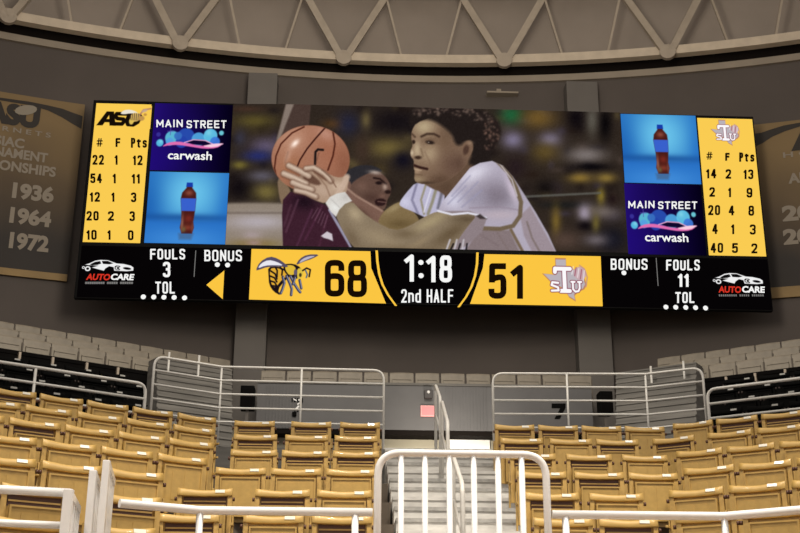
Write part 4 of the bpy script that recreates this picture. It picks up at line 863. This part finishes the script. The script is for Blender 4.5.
# brackets under the grey upper rows
def bracket(px, side, py):
    nF, zt, t0, edge = WU[side > 0]; N, T = (NL, TL) if side < 0 else (NR, TR); P = along(px, nF-.05, zt, N, T)
    o = MB().box(-.022, .022, -.03, .03, -.20, 0).box(-.05, .05, -.02, .02, -.22, -.19).build('deck_bracket', M['steel2'], bevel=.004); o.location = tuple(P+np.array([0, 0, -.01])); o.rotation_euler = (0, 0, AL if side < 0 else AR)
    return o
for i, px in enumerate((118, 87, 53, 20)): tag(bracket(px, -1, 0), 'short pale bracket hanging below the grey upper seats, left side, '+ORD[i+1]+' from the stairs', 'bracket', 'brackets under the upper deck')
for i, px in enumerate((726, 755, 785)): tag(bracket(px, 1, 0), 'short pale bracket hanging below the grey upper seats, right side, '+ORD[i+1]+' from the stairs', 'bracket', 'brackets under the upper deck')

# central stair handrails
def handrail(y0, y1, x, h, label, dx=0.0):
    z0, z1 = 4.45-(14.8-y0)/.43*.165, 4.45-(14.8-y1)/.43*.165
    root = empty('stair_handrail', (x, y1, z1)); tag(root, label, 'handrail', 'handrails on the stairs'); inv = Matrix.Translation(root.location).inverted()
    def P(o): o.parent = root; o.matrix_parent_inverse = inv; return o
    for s_ in (0, 1):
        xx = x+s_*.0; path = [(xx, y0, z0-.1), (xx, y0, z0+h), (xx+dx, y1, z1+h), (xx+dx, y1, z1-.12)]
        if s_ == 0: P(MB().tube(rounded(path, .10), .019, 10).build('top_rail', M['rail']))
        else: P(MB().tube([(xx, y0, z0+h*.55), (xx+dx, y1, z1+h*.55)], .014, 8).build('mid_rail', M['rail']))
handrail(13.25, 11.8, 1.06, .84, 'upper pale tube handrail in the middle of the concrete stairs', -.06)
handrail(10.1, 9.0, .90, .84, 'lower pale tube handrail in the middle of the concrete stairs', -.03)
handrail(14.6, 13.5, 1.09, .84, 'short pale handrail at the head of the concrete stairs', -.03)

# front railings in white
YG = 6.4; ZF = 1.23
def gx(px, py=500): return atY(px, py, YG)[0]
gate = empty('stair_gate', (gx(462), YG, ZF)); tag(gate, 'white tubular gate with upright bars in front of the stairs', 'gate'); gi = Matrix.Translation(gate.location).inverted()
def GP(o): o.parent = gate; o.matrix_parent_inverse = gi; return o
zt = atY(450, 453.6, YG)[2]
GP(MB().tube(rounded([(gx(377.5), YG, ZF), (gx(377.5), YG, zt), (gx(547), YG, zt), (gx(547), YG, ZF)], .125, None, 8), .0205, 14).build('frame', M['white']))
for px in (401, 425, 449.6, 474.2, 498.6, 522.6): GP(MB().tube([(gx(px), YG, ZF), (gx(px), YG, zt)], .0165, 12).build('upright_bar', M['white']))
ZR = 2.5
lc, rc = atY(200, 513, YG), atY(724, 514.5, YG)
def wd(P, ang, s, L): return (P[0]+s*L*math.cos(ang), P[1]-L*math.sin(ang))
le = wd(lc, R_(30), -1, .44); re = wd(rc, R_(40), 1, .75)
railing('front_railing', [(gx(372.6, 512), YG), (lc[0], YG), le], ZR-.01, ZF, 3, .42, .0222, [(gx(355, 530), YG), (lc[0], YG)], 'white tube railing in front of the seats between the gate and the left aisle', 'railing', M['white'], .02, None, (True, True))
railing('front_railing', [(gx(552, 512), YG), (rc[0], YG), re], ZR-.01, ZF, 3, .42, .0222, [(gx(566, 530), YG), (rc[0], YG)], 'white tube railing in front of the seats right of the gate', 'railing', M['white'], .02, None, (True, True))
lp = atZ(71, 493, 2.55); lq = lp + (atZ(0, 489.5, 2.55)-lp)*2.0
def LP(px, py, z): return atZ(px, py, z)
root = railing('front_railing', [lp, lq], 2.55, ZF, 3, .165, .0225, [lq], 'white tube railing with two bars at the far lower left', 'railing', M['white'], .01, None, (True, True))
# flat side guards of the left aisle, running down towards the court
def fin(px, pyt, Y, wdt, label, run):
    P = atY(px, pyt, Y); root = empty('aisle_guard', (P[0], P[1], ZF)); tag(root, label, 'railing', 'side guards of the left aisle'); inv = Matrix.Translation(root.location).inverted()
    def Q(o): o.parent = root; o.matrix_parent_inverse = inv; return o
    Q(MB().box(P[0]-wdt/2, P[0]+wdt/2, P[1]-.02, P[1]+.02, ZF, P[2]).build('post', M['white'], bevel=.004))
    d = Vector((-.13, 1, 0)).normalized(); a = Vector((P[0], P[1]+.02, P[2]-.02)); e_ = a+d*run
    Q(MB().bar(a, e_, .03, .035).build('top_rail', M['white']))
    n = int(run/.11)
    for i in range(1, n+1): q = a+d*(run*i/n); Q(MB().box(q.x-.010, q.x+.010, q.y-.010, q.y+.010, ZF, q.z-.01).build('baluster', M['white']))
fin(69, 489.5, 5.95, .046, 'white side guard, leftmost and lowest of the three at the left aisle', .55)
fin(93.5, 470.5, 6.20, .036, 'white side guard, middle of the three at the left aisle', .55)
fin(107, 460.5, 6.20, .036, 'white side guard, rightmost and tallest of the three at the left aisle', .55)

# ================================================================ SEATS
def chair_proto(name, body, body2, slot, plate, tagged=True):
    root = empty(name, (0, 0, 0))
    hw = .230
    # backrest: lip with dipped top edge, two side stiles, recessed panel
    mb = MB(); n = 10; rings = []
    for i in range(n+1):
        x = -hw+2*hw*i/n; u = abs(x)/hw; dz = -.021*(1-u**1.6); fy = -.018*(1-u**2)*0
        prof = [(-.006, .728+dz*.3), (-.054, .731+dz*.3), (-.060, .737+dz*.4), (-.042, .791+dz), (-.034, .800+dz), (-.006, .797+dz)]
        rings.append([mb.bm.verts.new((x, y+fy, z)) for y, z in prof])
    for A, B_ in zip(rings, rings[1:]):
        for j in range(6): f = mb.bm.faces.new((A[j], A[(j+1) % 6], B_[(j+1) % 6], B_[j])); f.smooth = j in (2, 3, 4)
    mb.bm.faces.new(rings[0]); mb.bm.faces.new(rings[-1][::-1])
    for s in (-1, 1):
        a, b = sorted((s*hw, s*(hw-.038))); mb.box(a, b, -.046, -.004, .30, .732)
    mb.box(-hw+.03, hw-.03, -.016, -.002, .30, .73)
    kid(root, mb.build('backrest', body, root))
    # folded seat pan with raised frame and inset
    top, bot, yf = (.700, .345, -.062) if not slot else (.652, .315, -.080)
    mb = MB(); w_ = .182; fr = .013; sh = lambda x, y, z: (x, y-(z-bot)*.06, z)
    mb.box(-w_, w_, yf+.010, yf+.04, bot, top, f=sh)
    for a in ((-w_, w_, top-fr, top), (-w_, w_, bot, bot+fr), (-w_, -w_+fr, bot+fr, top-fr), (w_-fr, w_, bot+fr, top-fr)): mb.box(a[0], a[1], yf, yf+.02, a[2], a[3], f=sh)
    for x in (-.058, .058): mb.box(x-.042, x+.042, yf+.007, yf+.016, bot+.06, top-.045, f=sh)
    kid(root, mb.build('seat', body2, root))
    if slot:
        kid(root, MB().box(-.176, .176, -.03, -.018, .682, .694).box(-.18, .18, -.022, -.014, .655, .727, mi=1).build('hinge_bar_and_slot_shade', [body, plate[1]], root))  # light hinge bar over a brown backing that paints the slot's shade
    for s in (-1, 1):
        x = s*.242; mb = MB(); mb.box(x-.007, x+.007, -.05, -.006, 0, .60).box(x-.010, x+.010, -.12, -.01, .48, .50).box(x-.010, x+.010, -.14, .0, 0, .03)
        kid(root, mb.build('standard', body2, root, bevel=.003))
        kid(root, MB().tube([(x-.009, -.045, .705), (x+.009, -.045, .705)], .017, 10).build('hinge_bolt', M['brown'] if body is M['yellow'] else M['rust'], root))
    if tagged:
        mb = MB(); mb.box(.085, .165, -.062, -.048, .752, .778, f=lambda x, y, z: (x, y+(z-.737)*.33, z+.006)); kid(root, mb.build('number_plate', plate[0], root, bevel=.002))
    return root
pl = (M['plate'], M['brown'])
M['tag2'] = mat('grey_number_tag', (.22, .215, .20), .5)
protoY = {0: chair_proto('stadium_seat', M['yellow'], M['yellow'], False, pl), 1: chair_proto('stadium_seat', M['yellow'], M['yellow2'], True, pl)}
protoB = chair_proto('black_stadium_seat', M['black'], M['black'], False, (M['tag2'], M['rust']))
used = set()
def put(proto, P, rz, label, group, cat='seat'):
    if proto.name in used: o = copy_tree(proto)
    else: o = proto; used.add(proto.name)
    o.location = tuple(P); o.rotation_euler = (0, 0, rz); tag(o, label, cat, group); return o
def rowz(k): return ZTOP-.8-ROWH*k
RN = ['topmost row', 'second row down', 'third row down', 'fourth row down', 'fifth row down', 'sixth row down', 'seventh row down']
def desc(s): return 'yellow seat with dark slot' if s else 'yellow seat with flat panel'
SL = {0: [(360, 1), (311.5, 1), (255, 1)], 1: [(356, 1), (307, 0), (256, 1)], 2: [(356, 1), (306, 1), (255, 0)], 3: [(351.5, 0), (300, 0), (249.5, 0)], 4: [(344.5, 0), (283, 1), (206, 1)], 5: [(342, 1), (274, 0), (190, 1)]}
SRr = {0: [(514, 1), (556, 1), (599, 0), (640, 0)], 1: [(521, 1), (570, 0), (616, 1)], 2: [(532, 1), (588, 1), (643.5, 0)], 3: [(541, 1), (598, 1), (646, 0)], 4: [(551, 1), (615, 0)], 5: [(562, 0), (627, 1)]}
LAST = {}
for blk, side in ((SL, 'left'), (SRr, 'right')):
    for k, L in blk.items():
        for i, (px, s) in enumerate(L):
            Y = YROW-ROWD*k; x = along(px, Y, ZTOP-ROWH*k, np.array([0, 1.0, 0]), np.array([1.0, 0, 0]))[0]
            if i: x = min(x, xp-.508) if side == 'left' else max(x, xp+.508)
            xp = x; LAST[side, k] = (x, Y)
            put(protoY[s], (x, Y, rowz(k)), 0, f'{desc(s)}, {ORD[i+1]} {side} of the stairs, {RN[k]}', f'yellow seats {side} of the stairs')
WLp = {0: [(196, 0), (152, 1), (107, 0), (61, 0), (17, 1), (-28, 0)], 1: [(193, 0), (147, 0), (99, 0), (48, 0), (-2, 0)], 2: [(190, 0), (141, 0), (92, 0), (41, 1), (-9, 0)], 3: [(181, 0), (126, 0), (69, 0), (13, 0), (-42, 0)], 4: [(134, 0), (71, 0), (12, 0), (-48, 0)], 5: [(128, 1), (35, 1), (-30, 0)], 6: [(118, 0), (30, 0)]}
WRp = {0: [(684, 0), (731, 1), (776, 1), (821, 0)], 1: [(674, 1), (730, 0), (780, 0), (830, 0)], 2: [(692, 0), (738, 0), (790, 0), (840, 0)], 3: [(701, 0), (753, 0), (805, 0)], 4: [(697, 0), (757.5, 0), (817, 0)], 5: [(707, 0), (768, 0), (829, 0)], 6: [(712, 0), (776, 0)]}
for blk, side, N, T, N0, ang in ((WLp, 'left', NL, TL, N0L, AL), (WRp, 'right', NR, TR, N0R, AR)):
    for k, L in blk.items():
        for i, (px, s) in enumerate(L):
            Nk = N0-ROWD*k; P = along(px, Nk, ZTOP-ROWH*k, N, T).copy(); P[2] = rowz(k); t_ = float(P@T)
            if i and t_ < tp+.508: P = P+T*(tp+.508-t_); t_ = tp+.508
            if not i and (side, k) in LAST:
                while math.hypot(P[0]-LAST[side, k][0], P[1]-LAST[side, k][1]) < .58: P = P+T*.01; t_ += .01
            tp = t_
            put(protoY[s], P, ang, f'{desc(s)}, {ORD[i+1]} from inner end of angled {side} section, {RN[k]}', f'yellow seats of the angled {side} section')
BRN = ['lowest black row', 'second black row up', 'third black row up', 'topmost black row']
for right, N, T, N0, ang, edge in ((False, NL, TL, N0L, AL, 146), (True, NR, TR, N0R, AR, 706)):
    for i in range(4):
        z = zblack(i, right); Nk = N0+BN+ROWD*i; P0 = along(edge, Nk, z, N, T)
        off = .25+.27*(i % 2)
        for j in range(9):
            P = P0+T*(off+.53*j)+np.array([0, 0, -.8]); q = P-CAM_POS; sx = 400+FPX*(q@AX)/(q@AF)
            if sx < -30 or sx > 830: break
            put(protoB, P, ang, f'black folding seat behind {"right" if right else "left"} low railing, {ORD[j+1]} from the stairs, {BRN[i]}', f'black seats behind the {"right" if right else "left"} low railing')
# grey upper seats
def grey_proto():
    root = empty('grey_upper_seat', (0, 0, 0)); hw = .255; mb = MB(); n = 8; rings = []
    for i in range(n+1):
        x = -hw+2*hw*i/n; u = abs(x)/hw; dz = .008*(1-u**2); prof = [(-.004, .40), (-.05, .40), (-.05, .76+dz), (-.03, .79+dz), (-.004, .79+dz)]
        rings.append([mb.bm.verts.new((x, y, z)) for y, z in prof])
    for A, B_ in zip(rings, rings[1:]):
        for j in range(5): mb.bm.faces.new((A[j], A[(j+1) % 5], B_[(j+1) % 5], B_[j]))
    mb.bm.faces.new(rings[0]); mb.bm.faces.new(rings[-1][::-1]); kid(root, mb.build('backrest', M['grey_seat'], root))
    mb = MB(); mb.box(-.205, .205, -.085, -.052, .36, .62).box(-.205, .205, -.10, -.05, .62, .645); kid(root, mb.build('seat', M['grey_seat'], root, bevel=.006))
    for s in (-1, 1): kid(root, MB().box(s*.262-.006, s*.262+.006, -.08, 0, 0, .70).build('standard', M['grey_dark'], root))
    return root
pg = grey_proto()
GY = 25.35; gzt = 1.6+6.34/24.6*GY
for j in range(14):
    x = xf0+.05+.555*(j+.4)
    if x > xf1-.1: break
    put(pg, (x, GY, gzt-.8), 0, f'grey upper seat in the single row over the grey fascia, {ORD[j+1]} from its left end', 'grey upper seats over the middle fascia')
tag(MB().box(xf0, xf1, GY-.5, GY+.4, zf1-.22, gzt-.8).build('upper_deck_step', M['terrace']), kind='structure')
for right, N, T, ang in ((False, NL, TL, AL), (True, NR, TR, AR)):
    nF, zt_, t0, edge = WU[right]
    for i in range(3):
        Nk = nF+.55+.9*i-.1; z = zt_+.02+.39*i; sx0 = 232 if not right else 655
        P0 = along(sx0-(0 if right else 0), Nk, z+.8, N, T)
        for j in range(22):
            P = P0+T*(.3+.54*j+.27*(i % 2)); q = P-CAM_POS; sx = 400+FPX*(q@AX)/(q@AF)
            if sx < -22 or sx > 822: break
            P = P.copy(); P[2] = z-.42
            put(pg, P, ang, f'grey upper seat in the {"right" if right else "left"} upper section, {ORD[j+1]} from the middle, {("front", "middle", "back")[i]} row', f'grey upper seats, {"right" if right else "left"} upper section')
